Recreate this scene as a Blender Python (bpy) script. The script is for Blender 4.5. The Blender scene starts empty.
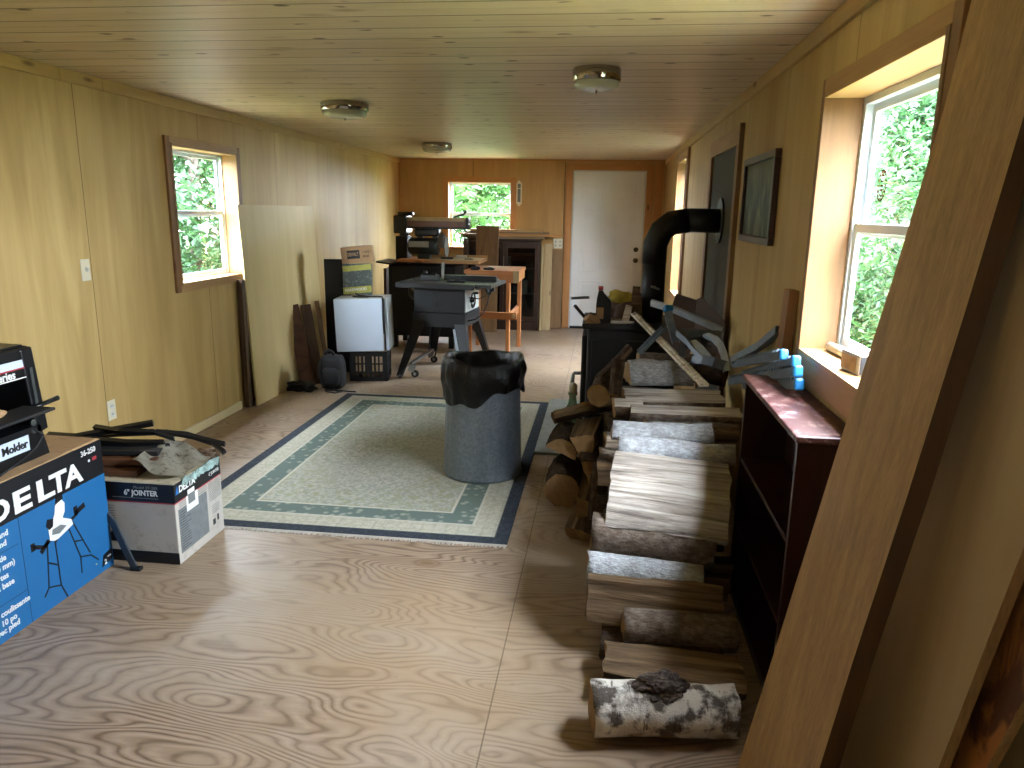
import bpy, bmesh, math, random
from mathutils import Vector, Matrix, Euler, noise
PI = math.pi
S = bpy.context.scene
COL = S.collection

# ---------------------------------------------------------------- camera
W, H, D = 3.526, 2.2085, 10.142          # room width, ceiling height, far wall
cam_d = bpy.data.cameras.new('camera'); cam = bpy.data.objects.new('camera', cam_d); COL.objects.link(cam)
YAW, PIT, ROL = .1176, .2272, .0165
fw = Vector((-math.sin(YAW)*math.cos(PIT), math.cos(YAW)*math.cos(PIT), -math.sin(PIT)))
rt = Vector((math.cos(YAW), math.sin(YAW), 0)); up = rt.cross(fw)
rt2 = rt*math.cos(ROL)+up*math.sin(ROL); up2 = up*math.cos(ROL)-rt*math.sin(ROL)
m = Matrix((rt2, up2, -fw)).transposed().to_4x4(); m.translation = (2.774, 0, 1.5386)
cam.matrix_world = m
cam_d.sensor_width = 36; cam_d.lens = 746.67/1024*36; cam_d.clip_start = .05
S.camera = cam
# ---------------------------------------------------------------- light: overcast sky through the windows
S.view_settings.view_transform = 'Standard'; S.view_settings.look = 'None'
S.view_settings.gamma = 1; S.view_settings.use_curve_mapping = False
S.view_settings.exposure = 2.62
try:
    S.cycles.use_denoising = True
    S.cycles.max_bounces = 14; S.cycles.diffuse_bounces = 8; S.cycles.transparent_max_bounces = 16
    S.cycles.sample_clamp_indirect = 6
    S.cycles.caustics_reflective = False; S.cycles.caustics_refractive = False
except Exception: pass
wd = bpy.data.worlds.new('overcast_sky'); S.world = wd; wd.use_nodes = True
nt = wd.node_tree; nt.nodes.clear()
wo = nt.nodes.new('ShaderNodeOutputWorld'); wb = nt.nodes.new('ShaderNodeBackground')
tc = nt.nodes.new('ShaderNodeTexCoord'); sx = nt.nodes.new('ShaderNodeSeparateXYZ'); rp = nt.nodes.new('ShaderNodeValToRGB')
nt.links.new(tc.outputs['Generated'], sx.inputs[0]); nt.links.new(sx.outputs['Z'], rp.inputs[0])
rp.color_ramp.elements[0].position = 0; rp.color_ramp.elements[0].color = (.86, .96, 1.04, 1)
rp.color_ramp.elements[1].position = .7; rp.color_ramp.elements[1].color = (1.12, 1.28, 1.50, 1)
nt.links.new(rp.outputs[0], wb.inputs[0]); wb.inputs[1].default_value = 14
nt.links.new(wb.outputs[0], wo.inputs[0])
def portal(name, loc, rot, sx_, sy_):
    l = bpy.data.lights.new(name, 'AREA'); l.shape = 'RECTANGLE'; l.size = sx_; l.size_y = sy_
    l.cycles.is_portal = True
    o = bpy.data.objects.new(name, l); COL.objects.link(o); o.location = loc; o.rotation_euler = rot
# portals only guide the sampling of sky light through each window (they emit nothing)
portal('window_portal', (-.16, 5.1, 1.475), (0, -PI/2, 0), .95, .92)
portal('window_portal', (W+.16, 2.4, 1.5), (0, PI/2, 0), .95, .94)
portal('window_portal', (W+.16, 7.8, 1.4), (0, PI/2, 0), 1.4, .92)
portal('window_portal', (1.1, D+.16, 1.485), (-PI/2, 0, 0), .92, .9)
portal('window_portal', (1.15, -3.46, 1.5), (PI/2, 0, 0), .92, .9)

# ---------------------------------------------------------------- node helpers
def lin(h):
    h = h.lstrip('#'); v = [int(h[i:i+2], 16)/255 for i in (0, 2, 4)]
    return tuple([(c/12.92 if c <= .04045 else ((c+.055)/1.055)**2.4) for c in v]+[1])
class NB:
    def __init__(s, name):
        s.m = bpy.data.materials.new(name); s.m.use_nodes = True; s.t = s.m.node_tree; s.t.nodes.clear()
        s.out = s.n('ShaderNodeOutputMaterial'); s.b = s.n('ShaderNodeBsdfPrincipled'); s.l(s.b.outputs[0], s.out.inputs[0])
        s.tc = None
    def n(s, k, **kw):
        x = s.t.nodes.new(k)
        for a, v in kw.items(): setattr(x, a, v)
        return x
    def l(s, a, b): s.t.links.new(a, b)
    def obj(s):
        if not s.tc: s.tc = s.n('ShaderNodeTexCoord')
        return s.tc.outputs['Object']
    def val(s, sock, v):
        if hasattr(v, 'links') or hasattr(v, 'is_linked'): s.l(v, sock)
        else: sock.default_value = v
    def mapping(s, scale=(1, 1, 1), loc=(0, 0, 0), rot=(0, 0, 0), src=None):
        mp = s.n('ShaderNodeMapping'); s.l(src or s.obj(), mp.inputs[0])
        mp.inputs['Scale'].default_value = scale; mp.inputs['Location'].default_value = loc; mp.inputs['Rotation'].default_value = rot
        return mp.outputs[0]
    def noise(s, v, scale=5, detail=4, rough=.5, dist=0):
        x = s.n('ShaderNodeTexNoise'); s.l(v, x.inputs['Vector']); x.inputs['Scale'].default_value = scale
        x.inputs['Detail'].default_value = detail; x.inputs['Roughness'].default_value = rough; x.inputs['Distortion'].default_value = dist
        return x.outputs['Fac']
    def vor(s, v, scale=5, feature='F1', out='Distance', rnd=1):
        x = s.n('ShaderNodeTexVoronoi', feature=feature); s.l(v, x.inputs['Vector']); x.inputs['Scale'].default_value = scale
        x.inputs['Randomness'].default_value = rnd
        return x.outputs[out]
    def ramp(s, f, stops, interp='LINEAR'):
        r = s.n('ShaderNodeValToRGB'); s.l(f, r.inputs[0]); r.color_ramp.interpolation = interp
        e = r.color_ramp.elements
        while len(e) < len(stops): e.new(.5)
        for i, (p, c) in enumerate(stops):
            e[i].position = p; e[i].color = lin(c) if isinstance(c, str) else ((c, c, c, 1) if not isinstance(c, tuple) else c)
        return r.outputs[0]
    def mix(s, f, a, b, mode='MIX'):
        x = s.n('ShaderNodeMix', data_type='RGBA', blend_type=mode)
        s.val(x.inputs[0], f)
        for sock, v in ((x.inputs[6], a), (x.inputs[7], b)):
            if isinstance(v, str): v = lin(v)
            s.val(sock, v)
        return x.outputs[2]
    def math(s, op, a, b=0.0, c=0.0):
        x = s.n('ShaderNodeMath', operation=op); s.val(x.inputs[0], a); s.val(x.inputs[1], b); s.val(x.inputs[2], c)
        return x.outputs[0]
    def xyz(s, v=None):
        x = s.n('ShaderNodeSeparateXYZ'); s.l(v or s.obj(), x.inputs[0]); return x.outputs
    def bump(s, h, strength=.3, dist=.01):
        x = s.n('ShaderNodeBump'); s.l(h, x.inputs['Height']); x.inputs['Strength'].default_value = strength
        x.inputs['Distance'].default_value = dist; s.l(x.outputs[0], s.b.inputs['Normal'])
    def fin(s, col=None, rough=.6, metal=0, spec=None):
        if col is not None:
            if isinstance(col, str): col = lin(col)
            s.val(s.b.inputs['Base Color'], col)
        s.val(s.b.inputs['Roughness'], rough); s.b.inputs['Metallic'].default_value = metal
        if spec is not None: s.b.inputs['Specular IOR Level'].default_value = spec
        return s.m
def plain(name, col, rough=.6, metal=0, var=.12, scale=12, bump=0, spec=None, dirt=None):
    """a colour with gentle large-grain wear"""
    b = NB(name); c = lin(col)
    n = b.noise(b.mapping(), scale, 5, .6)
    lo = tuple([x*(1-var) for x in c[:3]]+[1]); hi = tuple([min(1, x*(1+var)) for x in c[:3]]+[1])
    cc = b.ramp(n, [(.3, lo), (.7, hi)])
    if dirt:
        cc = b.mix(b.ramp(b.noise(b.mapping(loc=(3, 1, 7)), scale*2.5, 6, .7), [(.52, 0.), (.68, 1.)]), cc, dirt)
    if bump: b.bump(b.noise(b.mapping(), scale*4, 4), bump, .005)
    return b.fin(cc, rough, metal, spec)
def wood(name, c1, c2, axis='x', freq=9, stretch=14, contrast=(.3, .7), knots=None, rough=.6, bump=.12, streak=.5, c3=None):
    b = NB(name); k = 'xyz'.index(axis)
    sc = [1, 1, 1]; sc[k] = 1/stretch
    sc2 = [1, 1, 1]; sc2[k] = 1/(stretch*2.5)
    n1 = b.noise(b.mapping(sc), freq, 5, .55, .6)
    n2 = b.noise(b.mapping(sc2, loc=(5, 3, 1)), freq*9, 3, .6, .2)
    f = b.math('ADD', b.math('MULTIPLY', n1, 1-streak*.5), b.math('MULTIPLY', n2, streak*.5))
    col = b.ramp(f, [(contrast[0], c1), (contrast[1], c2)])
    if c3: col = b.mix(b.ramp(b.noise(b.mapping(sc, loc=(9, 2, 4)), freq*.5, 4, .6), [(.5, 0.), (.65, 1.)]), col, c3)
    if knots:
        ks = [7, 7, 7]; ks[k] = 2.2
        v = b.vor(b.mapping(ks), 1)
        col = b.mix(b.ramp(v, [(.05, .85), (.13, 0.)]), col, knots)
    b.bump(n2, bump, .004)
    return b.fin(col, rough)

# ---------------------------------------------------------------- materials
def mat_wall():
    b = NB('birch_plywood_wall'); x, y, z = b.xyz()
    n1 = b.noise(b.mapping((1, 1, .12)), 5, 5, .55, 1.2); n2 = b.noise(b.mapping((1, 1, .05), loc=(2, 2, 2)), 45, 3, .6)
    f = b.math('ADD', b.math('MULTIPLY', n1, .84), b.math('MULTIPLY', n2, .16))
    col = b.ramp(f, [(.3, '#a58b56'), (.5, '#b99d66'), (.7, '#c8ad76')])
    big = b.noise(b.mapping((1, 1, .3), loc=(1, 8, 3)), 1.6, 2)
    col = b.mix(b.ramp(big, [(.4, 0.), (.65, .45)]), col, '#a3834c')
    # sheet joints every 1.22 m (joints at y = 3.81, 5.03, ...)
    mm = b.math('PINGPONG', b.math('SUBTRACT', y, 3.81), .61)
    seam = b.math('LESS_THAN', mm, .0028)
    k = b.vor(b.mapping((.01, 2.5, 1.4), loc=(0, .3, .4)), 1)
    col = b.mix(b.ramp(k, [(.006, .75), (.02, 0.)]), col, '#5a4020')
    col = b.mix(b.math('MULTIPLY', seam, .8), col, '#5d4524')
    b.bump(n2, .06, .003)
    return b.fin(col, .6, spec=.22)
def mat_backwall():
    b = NB('brown_panel_far_wall')
    n1 = b.noise(b.mapping((1, 1, .1)), 7, 5, .55, .8); n2 = b.noise(b.mapping((1, 1, .05), loc=(2, 2, 2)), 50, 3, .6)
    f = b.math('ADD', b.math('MULTIPLY', n1, .7), b.math('MULTIPLY', n2, .3))
    col = b.ramp(f, [(.3, '#a27a45'), (.7, '#bd955b')])
    x, y, z = b.xyz(); mm = b.math('PINGPONG', b.math('SUBTRACT', x, 2.23), .61)
    col = b.mix(b.math('MULTIPLY', b.math('LESS_THAN', mm, .004), .8), col, '#3c260f')
    return b.fin(col, .5)
def mat_ceiling():
    b = NB('pine_board_ceiling'); x, y, z = b.xyz()
    bw = .176
    yy = b.math('DIVIDE', b.math('SUBTRACT', y, 2.81), bw)
    idx = b.math('FLOOR', yy); fr = b.math('FRACT', yy)
    wn = b.n('ShaderNodeTexWhiteNoise', noise_dimensions='1D'); b.l(idx, wn.inputs['W'])
    off = b.n('ShaderNodeCombineXYZ'); b.l(b.math('MULTIPLY', wn.outputs[0], 40), off.inputs[0])
    va = b.n('ShaderNodeVectorMath', operation='ADD'); b.l(b.obj(), va.inputs[0]); b.l(off.outputs[0], va.inputs[1])
    n1 = b.noise(b.mapping((.09, 1, 1), src=va.outputs[0]), 16, 5, .6, .7)
    n2 = b.noise(b.mapping((.05, 1, 1), src=va.outputs[0]), 70, 3, .6)
    f = b.math('ADD', b.math('MULTIPLY', n1, .6), b.math('MULTIPLY', n2, .4))
    col = b.ramp(f, [(.28, '#bca88a'), (.5, '#d0bea2'), (.72, '#dccdb6')])
    col = b.mix(b.math('MULTIPLY', wn.outputs[0], .45), col, '#bca586')
    v = b.vor(b.mapping((4.2, 9.5, 1), src=va.outputs[0]), 1)
    v2 = b.noise(b.mapping((5, 14, 1), src=va.outputs[0]), 1, 2)
    kn = b.math('MULTIPLY', b.ramp(v, [(.09, 1.), (.15, 0.)]), b.ramp(v2, [(.40, 0.), (.47, 1.)]))
    col = b.mix(kn, col, '#54391f')
    v3 = b.vor(b.mapping((2.4, 7, 1), loc=(3, 3, 0), src=va.outputs[0]), 1)
    col = b.mix(b.ramp(v3, [(.03, .8), (.2, 0.)]), col, '#8f7048')
    d = b.math('MINIMUM', fr, b.math('SUBTRACT', 1.0, fr))
    d2 = b.math('ABSOLUTE', b.math('SUBTRACT', fr, .5))
    col = b.mix(b.ramp(d, [(.012, .95), (.03, 0.)]), col, '#3a2a17')
    col = b.mix(b.ramp(d2, [(.006, .3), (.02, 0.)]), col, '#7b6242')
    hm = b.math('MINIMUM', b.math('MULTIPLY', d, 20), 1.0)
    b.bump(hm, .5, .006)
    return b.fin(col, .42, spec=.5)
def mat_floor():
    b = NB('fir_plywood_floor'); x, y, z = b.xyz()
    n = b.noise(b.mapping((.3, 1.15, 1)), 1.9, 2.6, .5, .35)
    fine = b.noise(b.mapping((.05, 1, 1), loc=(2, 2, 2)), 60, 4, .6)
    mid = b.noise(b.mapping((.4, 1, 1), loc=(4, 7, 0)), 9, 3)
    c = b.math('ADD', b.math('MULTIPLY', n, 100), b.math('MULTIPLY', mid, 1.0))
    ring = b.math('PINGPONG', c, 1.0)
    col = b.ramp(ring, [(.1, '#65503f'), (.35, '#8c7662'), (.9, '#a18b76')])
    col = b.mix(b.ramp(fine, [(.35, .55), (.6, 0.)]), col, '#857159')
    patch = b.noise(b.mapping((.7, 1, 1), loc=(1, 1, 0)), 1.3, 5, .6)
    col = b.mix(b.ramp(patch, [(.42, 0.), (.62, .55)]), col, '#9c8466')
    pale = b.noise(b.mapping((.8, 1, 1), loc=(7, 3, 0)), 1.9, 5, .65)
    col = b.mix(b.ramp(pale, [(.45, 0.), (.7, .6)]), col, '#a99a88')
    # football patches / knots
    kn = b.vor(b.mapping((1.1, 2.0, 1), loc=(.4, .2, 0)), 1)
    col = b.mix(b.ramp(kn, [(.03, .8), (.05, .2), (.06, .65), (.085, 0.)]), col, '#6d5136')
    # dirt
    dn = b.noise(b.mapping(), 24, 5, .75)
    col = b.mix(b.ramp(dn, [(.62, 0.), (.72, .5)]), col, '#6f5c48')
    # sheet joints, ply sheets 1.22 wide (x joint at 2.48) and 2.44 long rows
    a = b.math('PINGPONG', b.math('SUBTRACT', y, 2.75), 1.22)
    row = b.math('LESS_THAN', a, .003)
    a2 = b.math('PINGPONG', b.math('SUBTRACT', x, 2.478), 1.22)
    cut = b.math('LESS_THAN', a2, .0025)
    s_ = b.math('MAXIMUM', b.math('MULTIPLY', row, 0.0), cut)
    col = b.mix(b.math('MULTIPLY', s_, .7), col, '#4f3c28')
    b.bump(b.math('ADD', ring, fine), .1, .003)
    return b.fin(col, b.ramp(pale, [(.3, .34), (.7, .5)]), spec=.5)
def mat_rug():
    b = NB('patterned_rug'); x, y, z = b.xyz()      # local, centre of rug
    hx, hy = .86, 1.365
    dx = b.math('SUBTRACT', hx, b.math('ABSOLUTE', x)); dy = b.math('SUBTRACT', hy, b.math('ABSOLUTE', y))
    d = b.math('MINIMUM', dx, dy)
    sp = b.vor(b.mapping((1, 1, 1)), 60, out='Distance'); sp2 = b.noise(b.mapping(), 55, 4, .7)
    fl = b.vor(b.mapping((1, 1, 1), loc=(2, 0, 0)), 21)
    # inner field: cream with faded green flecks, busier near its corners
    field = b.mix(b.ramp(sp2, [(.40, .0), (.58, .85)]), '#bdbaae', '#8d9388')
    med = b.math('ADD', b.math('POWER', b.math('DIVIDE', x, .42), 2), b.math('POWER', b.math('DIVIDE', y, .85), 2))
    cor = b.ramp(med, [(.75, 0.), (1.5, 1.)])
    field = b.mix(b.math('MULTIPLY', cor, b.ramp(fl, [(.22, .9), (.5, .15)])), field, '#9a9c7e')
    field = b.mix(b.ramp(b.noise(b.mapping(loc=(5, 2, 0)), 2.2, 4), [(.45, 0.), (.7, .5)]), field, '#b3afa0')
    teal = b.mix(b.ramp(fl, [(.2, .9), (.42, 0.)]), '#68766f', '#9aa193')
    cream = b.mix(b.ramp(sp2, [(.45, 0.), (.6, .6)]), '#bcb8a6', '#9a9986')
    # key pattern in the cream band
    kx = b.math('PINGPONG', x, .03); ky = b.math('PINGPONG', y, .03); kk = b.math('MINIMUM', kx, ky)
    cream = b.mix(b.ramp(kk, [(.002, .3), (.006, 0.)]), cream, '#8d8e7c')
    navy = b.mix(b.ramp(sp2, [(.4, 0.), (.65, .5)]), '#33383f', '#50565e')
    def step(lo, sm=.006): return b.ramp(d, [(max(0, lo-sm*.5), 0.), (lo+sm*.5, 1.)])
    col = navy
    col = b.mix(step(.07), col, cream)
    col = b.mix(step(.19), col, '#c6c2b2'); col = b.mix(step(.20), col, teal)
    col = b.mix(step(.325), col, '#c6c2b2'); col = b.mix(step(.338), col, field)
    col = b.mix(b.ramp(b.noise(b.mapping(loc=(9, 9, 0)), 30, 5, .8), [(.66, 0.), (.74, .6)]), col, '#6d6654')
    b.bump(b.noise(b.mapping(), 260, 3), .5, .004)
    return b.fin(col, .95, spec=.1)
def mat_leaf(name, c1, c2):
    b = NB(name)
    g = b.n('ShaderNodeNewGeometry'); wn = b.n('ShaderNodeTexWhiteNoise', noise_dimensions='1D'); b.l(g.outputs['Random Per Island'], wn.inputs['W'])
    col = b.mix(wn.outputs[0], c1, c2); b.fin(col, .5)
    tr = b.n('ShaderNodeBsdfTranslucent'); b.l(col, tr.inputs[0])
    mx = b.n('ShaderNodeMixShader'); mx.inputs[0].default_value = .5
    b.l(b.b.outputs[0], mx.inputs[1]); b.l(tr.outputs[0], mx.inputs[2]); b.l(mx.outputs[0], b.out.inputs[0])
    return b.m
def mat_glass(name, tint=(1, 1, 1, 1), rough=.02, refl=.012):
    b = NB(name); t = b.n('ShaderNodeBsdfTransparent'); t.inputs[0].default_value = tint
    g = b.n('ShaderNodeBsdfGlossy'); g.inputs['Roughness'].default_value = rough
    lw = b.n('ShaderNodeLayerWeight'); lw.inputs[0].default_value = .25
    f = b.math('ADD', b.math('MULTIPLY', lw.outputs['Fresnel'], .06), refl)
    mx = b.n('ShaderNodeMixShader'); b.l(f, mx.inputs[0]); b.l(t.outputs[0], mx.inputs[1]); b.l(g.outputs[0], mx.inputs[2])
    b.l(mx.outputs[0], b.out.inputs[0]); return b.m
def mat_bark(name, c1, c2, c3, sc=22, ring=True):
    b = NB(name)
    n = b.noise(b.mapping((.5, 1, 1)), sc*1.5, 7, .75, .05)
    col = b.ramp(n, [(.32, c1), (.5, c2), (.66, c3)])
    n2 = b.noise(b.mapping((1, 1, 1), loc=(4, 0, 2)), sc*.3, 4, .6)
    col = b.mix(b.ramp(n2, [(.5, 0.), (.65, .7)]), col, c1)
    b.bump(n, .8, .012)
    return b.fin(col, .85, spec=.2)
def mat_birch():
    b = NB('white_birch_bark')
    base = b.ramp(b.noise(b.mapping((1, .3, .3)), 14, 4), [(.3, '#b5aa9a'), (.6, '#d5cec2')])
    len_ = b.noise(b.mapping((5, .9, .9)), 14, 3, .6)
    col = b.mix(b.ramp(len_, [(.62, 0.), (.68, .8)]), base, '#4c3d31')
    blot = b.noise(b.mapping((1, 1, 1), loc=(1.3, .2, 0)), 8, 5, .65)
    col = b.mix(b.ramp(blot, [(.5, 0.), (.58, .92)]), col, '#40342a')
    b2 = b.noise(b.mapping((1, 1, 1), loc=(5, 7, 0)), 9, 4, .6)
    col = b.mix(b.ramp(b2, [(.58, 0.), (.68, .7)]), col, '#8a6a3c')
    b.bump(b.noise(b.mapping(), 40, 5, .7), .7, .01)
    return b.fin(col, .7, spec=.25)
def mat_split(name, c1, c2, c3):
    b = NB(name)
    n = b.noise(b.mapping((.05, 1, 1)), 45, 5, .65, .4); n2 = b.noise(b.mapping((.25, 1, 1), loc=(3, 2, 1)), 9, 4, .6)
    col = b.ramp(n, [(.3, c1), (.48, c2), (.7, c3)])
    col = b.mix(b.ramp(n2, [(.52, 0.), (.7, .55)]), col, c1)
    b.bump(n, .9, .008)
    return b.fin(col, .75, spec=.2)
def mat_end(name, c1, c2):
    b = NB(name); x, y, z = b.xyz()
    r = b.math('SQRT', b.math('ADD', b.math('MULTIPLY', y, y), b.math('MULTIPLY', z, z)))
    w = b.math('SINE', b.math('MULTIPLY', r, 700)); n = b.noise(b.mapping(), 35, 5, .7)
    col = b.mix(b.math('ADD', b.math('MULTIPLY', w, .15), n), c1, c2)
    b.bump(n, .5, .006)
    return b.fin(col, .8, spec=.2)
def mat_galv():
    b = NB('galvanised_steel')
    v = b.vor(b.mapping(), 70, out='Color'); bw = b.n('ShaderNodeRGBToBW'); b.l(v, bw.inputs[0])
    col = b.ramp(bw.outputs[0], [(.2, '#78828c'), (.8, '#88929b')])
    streak = b.noise(b.mapping((1, 1, .15)), 9, 4)
    col = b.mix(b.ramp(streak, [(.45, 0.), (.7, .5)]), col, '#626c76')
    sp = b.noise(b.mapping(), 60, 3, .7); col = b.mix(b.ramp(sp, [(.68, 0.), (.72, .7)]), col, '#c2c8cc')
    return b.fin(col, .45, .55)
def mat_bag():
    b = NB('black_plastic_bag'); n = b.noise(b.mapping((1, 1, .7)), 16, 6, .62, 1.6); b.bump(n, .65, .02)
    return b.fin('#020203', .3, spec=.35)
def mat_picture():
    b = NB('dark_landscape_print'); x, y, z = b.xyz()
    n = b.noise(b.mapping((1, 3, 1.2)), 3.2, 5, .6, .6)
    col = b.ramp(n, [(.35, '#151f18'), (.5, '#3d4536'), (.62, '#6e7055')])
    sky = b.ramp(b.math('ADD', z, b.math('MULTIPLY', n, .25)), [(.12, 0.), (.3, .8)])
    col = b.mix(sky, col, '#6b6c52')
    return b.fin(col, .5, spec=.2)
M = {}
M['wall'] = mat_wall(); M['back'] = mat_backwall(); M['ceil'] = mat_ceiling(); M['floor'] = mat_floor(); M['rug'] = mat_rug()
M['trim_y'] = wood('pine_trim_along_room', '#a5854f', '#c4a468', 'y', 9, 12, knots='#4a2f14')
M['base'] = wood('pale_pine_baseboard', '#cbb58c', '#e0cda5', 'y', 10, 14)
M['pine_x'] = wood('pine_grain_x', '#957043', '#b48d5a', 'x', 12, 12, knots='#5f3a18')
M['pine_y'] = wood('pine_grain_y', '#957043', '#b48d5a', 'y', 12, 12, knots='#5f3a18')
M['pine_z'] = wood('pine_grain_z', '#6f4d2b', '#8d683e', 'z', 12, 12, knots='#5f3a18', c3='#a06c38')
M['redpine_x'] = wood('reddish_pine_x', '#a36c38', '#be8850', 'x', 10, 12, knots='#40230e')
M['redpine_z'] = wood('reddish_pine_z', '#a36c38', '#be8850', 'z', 10, 12, knots='#40230e')
M['brn_z'] = wood('brown_plank_z', '#5a4028', '#86653f', 'z', 12, 10, knots='#2c1c10')
M['brn_x'] = wood('brown_plank_x', '#5a4630', '#8d7550', 'x', 12, 10)
M['pale_z'] = wood('pale_plank_z', '#97815a', '#b7a078', 'z', 11, 10, knots='#5a4020')
M['dkply'] = wood('dark_brown_board', '#352417', '#5c4329', 'z', 10, 10)
M['fir_z'] = wood('fir_board_face', '#93744a', '#c09a66', 'z', 26, 18, (.36, .64), streak=.9)
M['fir_edge_shade'] = wood('shaded_fir_board_edge', '#4a3520', '#6b4d2d', 'z', 24, 16)  # plank edge: shade away from the windows put into the colour
M['plyB'] = wood('smooth_plywood_face', '#a18a62', '#b8a077', 'z', 5, 8, streak=.3)
M['plyC'] = wood('flame_grain_fir_ply', '#5a3112', '#a76c30', 'z', 12, 2.2, (.46, .54), streak=.25)
M['plypanel'] = wood('leaning_plywood_face', '#bba56f', '#cfba84', 'z', 4, 7, streak=.3)
M['oldbrn_z'] = wood('weathered_brown_plank', '#6d5233', '#94724a', 'z', 11, 10, knots='#3e2913')
M['bench_x'] = wood('orange_fir_x', '#a8683a', '#cc8c56', 'x', 12, 10, knots='#70401c')
M['bench_z'] = wood('orange_fir_z', '#b0703e', '#d2925a', 'z', 12, 10)
M['mahog'] = wood('mahogany_stain_z', '#1d0b08', '#36140e', 'z', 10, 10, rough=.35)
M['mahogtop'] = plain('dusty_mahogany_top', '#4a2a26', .38, var=.25, scale=9, dirt='#9a7f78')
M['mahogfar'] = wood('dark_brown_cabinet', '#22140d', '#3a2418', 'z', 8, 10, rough=.4)
M['vinyl'] = plain('white_vinyl', '#c8d2d8', .35, var=.04)
M['white'] = plain('white_paint', '#c9cac6', .4, var=.04)
M['doorwhite'] = plain('white_door_paint', '#e4e4e2', .4, var=.04, scale=3)
M['ivory'] = plain('ivory_plastic', '#d6cdb4', .4, var=.03)
M['glass'] = mat_glass('window_glass'); M['cabglass'] = mat_glass('cabinet_glass', (.5, .5, .5, 1), .05, .04)
M['black'] = plain('black_paint', '#0d0e10', .35, var=.2); M['blackmatte'] = plain('matte_black', '#0b0b0c', .7, var=.2)
M['iron'] = plain('cast_iron_black', '#121213', .55, var=.25, bump=.3)
M['stovepipe'] = plain('black_stovepipe', '#08080a', .5, var=.2)
M['grey'] = plain('dark_grey_enamel', '#101317', .45, var=.1); M['steel'] = plain('bare_steel', '#8b8f90', .3, .9, var=.15)
M['castgrey'] = plain('ground_cast_iron_top', '#2f302e', .4, .2, var=.15)
M['chrome'] = plain('polished_nickel', '#b0aca4', .08, 1, var=.03); M['brass'] = plain('door_hardware', '#75695a', .25, 1)
M['nickel'] = plain('brushed_nickel', '#8e8a80', .22, 1, var=.05)
M['rubber'] = plain('rubber', '#08080a', .6)
M['galv'] = mat_galv(); M['bag'] = mat_bag()
M['zinc'] = plain('zinc_channel', '#adb9c6', .4, .25, var=.15, scale=30); M['zincdk'] = plain('dull_steel_channel', '#697580', .4, .3, var=.2, scale=30)
M['steeldk'] = plain('dark_scratched_steel', '#3c4248', .45, .3, var=.25, scale=30)
M['bluecap'] = plain('blue_plastic_cap', '#176a9e', .35, var=.08)
M['frost'] = plain('frosted_lamp_glass', '#b8bda8', .18, var=.04)
M['stick'] = plain('red_brown_sticker_ink', '#4a2418', 1, spec=0)
M['birch'] = mat_birch()
M['bark'] = mat_bark('grey_brown_bark', '#463a30', '#6b5d50', '#8a7e72', 34)
M['barkdk'] = mat_bark('dark_brown_bark', '#231a13', '#3f3023', '#5c4a3a', 34)
M['barkburl'] = mat_bark('burl_bark', '#1e1713', '#453a33', '#7d7068', 45)
M['barkgr'] = mat_bark('pale_grey_lichen_bark', '#7d7b79', '#a3a3a2', '#c2c4c5', 60)
M['split'] = mat_split('split_pale_wood', '#6f5f4d', '#c2b39c', '#ddd2c0')
M['splitg'] = mat_split('split_weathered_wood', '#51473c', '#b0a698', '#dad5cc')
M['splitw'] = mat_split('split_cracked_wood', '#2f2720', '#8d8276', '#b9b0a3'); M['splitdk'] = mat_split('split_brown_wood', '#3c2e20', '#69543c', '#8c745a')
M['end'] = mat_end('log_end_grain', '#6a4e30', '#a3835a'); M['enddk'] = mat_end('dirty_log_end_grain', '#3e2b1a', '#745533')
M['blue'] = plain('blue_printed_card', '#165d90', .5, var=.04, scale=3); M['cardblk'] = plain('black_printed_card', '#0b0d12', .45, var=.15)
M['kraft'] = plain('brown_cardboard', '#a68560', .8, var=.1, scale=6, dirt='#8a6c4c'); M['cardwht'] = plain('off_white_card', '#b3ada2', .6, var=.06, scale=4, dirt='#9b9284')
M['ink'] = plain('white_ink', '#dadad6', .5, var=.03); M['inkblk'] = plain('black_ink', '#0a0a0c', .5); M['inkred'] = plain('red_ink', '#a03038', .5)
M['inkgrey'] = plain('grey_print', '#6b7070', .6, var=.15, scale=40); M['inkblue'] = plain('blue_ink', '#2a6fb0', .5); M['foil'] = plain('torn_clear_tape_label', '#8fa6a0', .25, var=.5, scale=30)
M['canvas'] = plain('grey_canvas', '#a09a8a', .9, var=.12, bump=.3, dirt='#4c443a'); M['leather'] = wood('brown_plank_old', '#3b2213', '#6b442a', 'x', 10, 8)
M['appl'] = plain('grey_white_enamel_panel', '#c0ccda', .35, var=.03, scale=3); M['appl2'] = plain('grey_enamel_top', '#a4a7a4', .4, var=.08)
M['yellow'] = plain('yellow_cloth', '#a08a2c', .85, var=.2, bump=.4); M['glove'] = plain('brown_leather_gloves', '#5c453a', .8, var=.25, bump=.5)
M['darkgreen'] = plain('dark_green_enamel', '#1d241e', .4, var=.2); M['jug'] = plain('black_oil_jug_plastic', '#10120f', .3); M['rosy'] = plain('faded_red_brown_arm', '#85604f', .4, var=.12, scale=8)
M['armtop'] = plain('worn_cream_arm_top', '#b49e78', .45, var=.1)
M['hearth'] = plain('grey_cement_board', '#8b8d84', .8, var=.08, dirt='#74756a'); M['slate'] = plain('painted_metal_wall_panel', '#33321f', .75, var=.2, scale=4)
M['picture'] = mat_picture(); M['frame'] = wood('dark_red_frame', '#241311', '#3c201b', 'z', 10, 10, rough=.35)
M['backpk'] = plain('black_nylon', '#15171a', .75, var=.2, scale=30, bump=.4)
M['bottle'] = mat_glass('green_bottle_glass', (.35, .42, .30, 1), .05, .12); M['label'] = plain('paper_label', '#b9ae93', .7, dirt='#8a7a5c')
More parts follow.
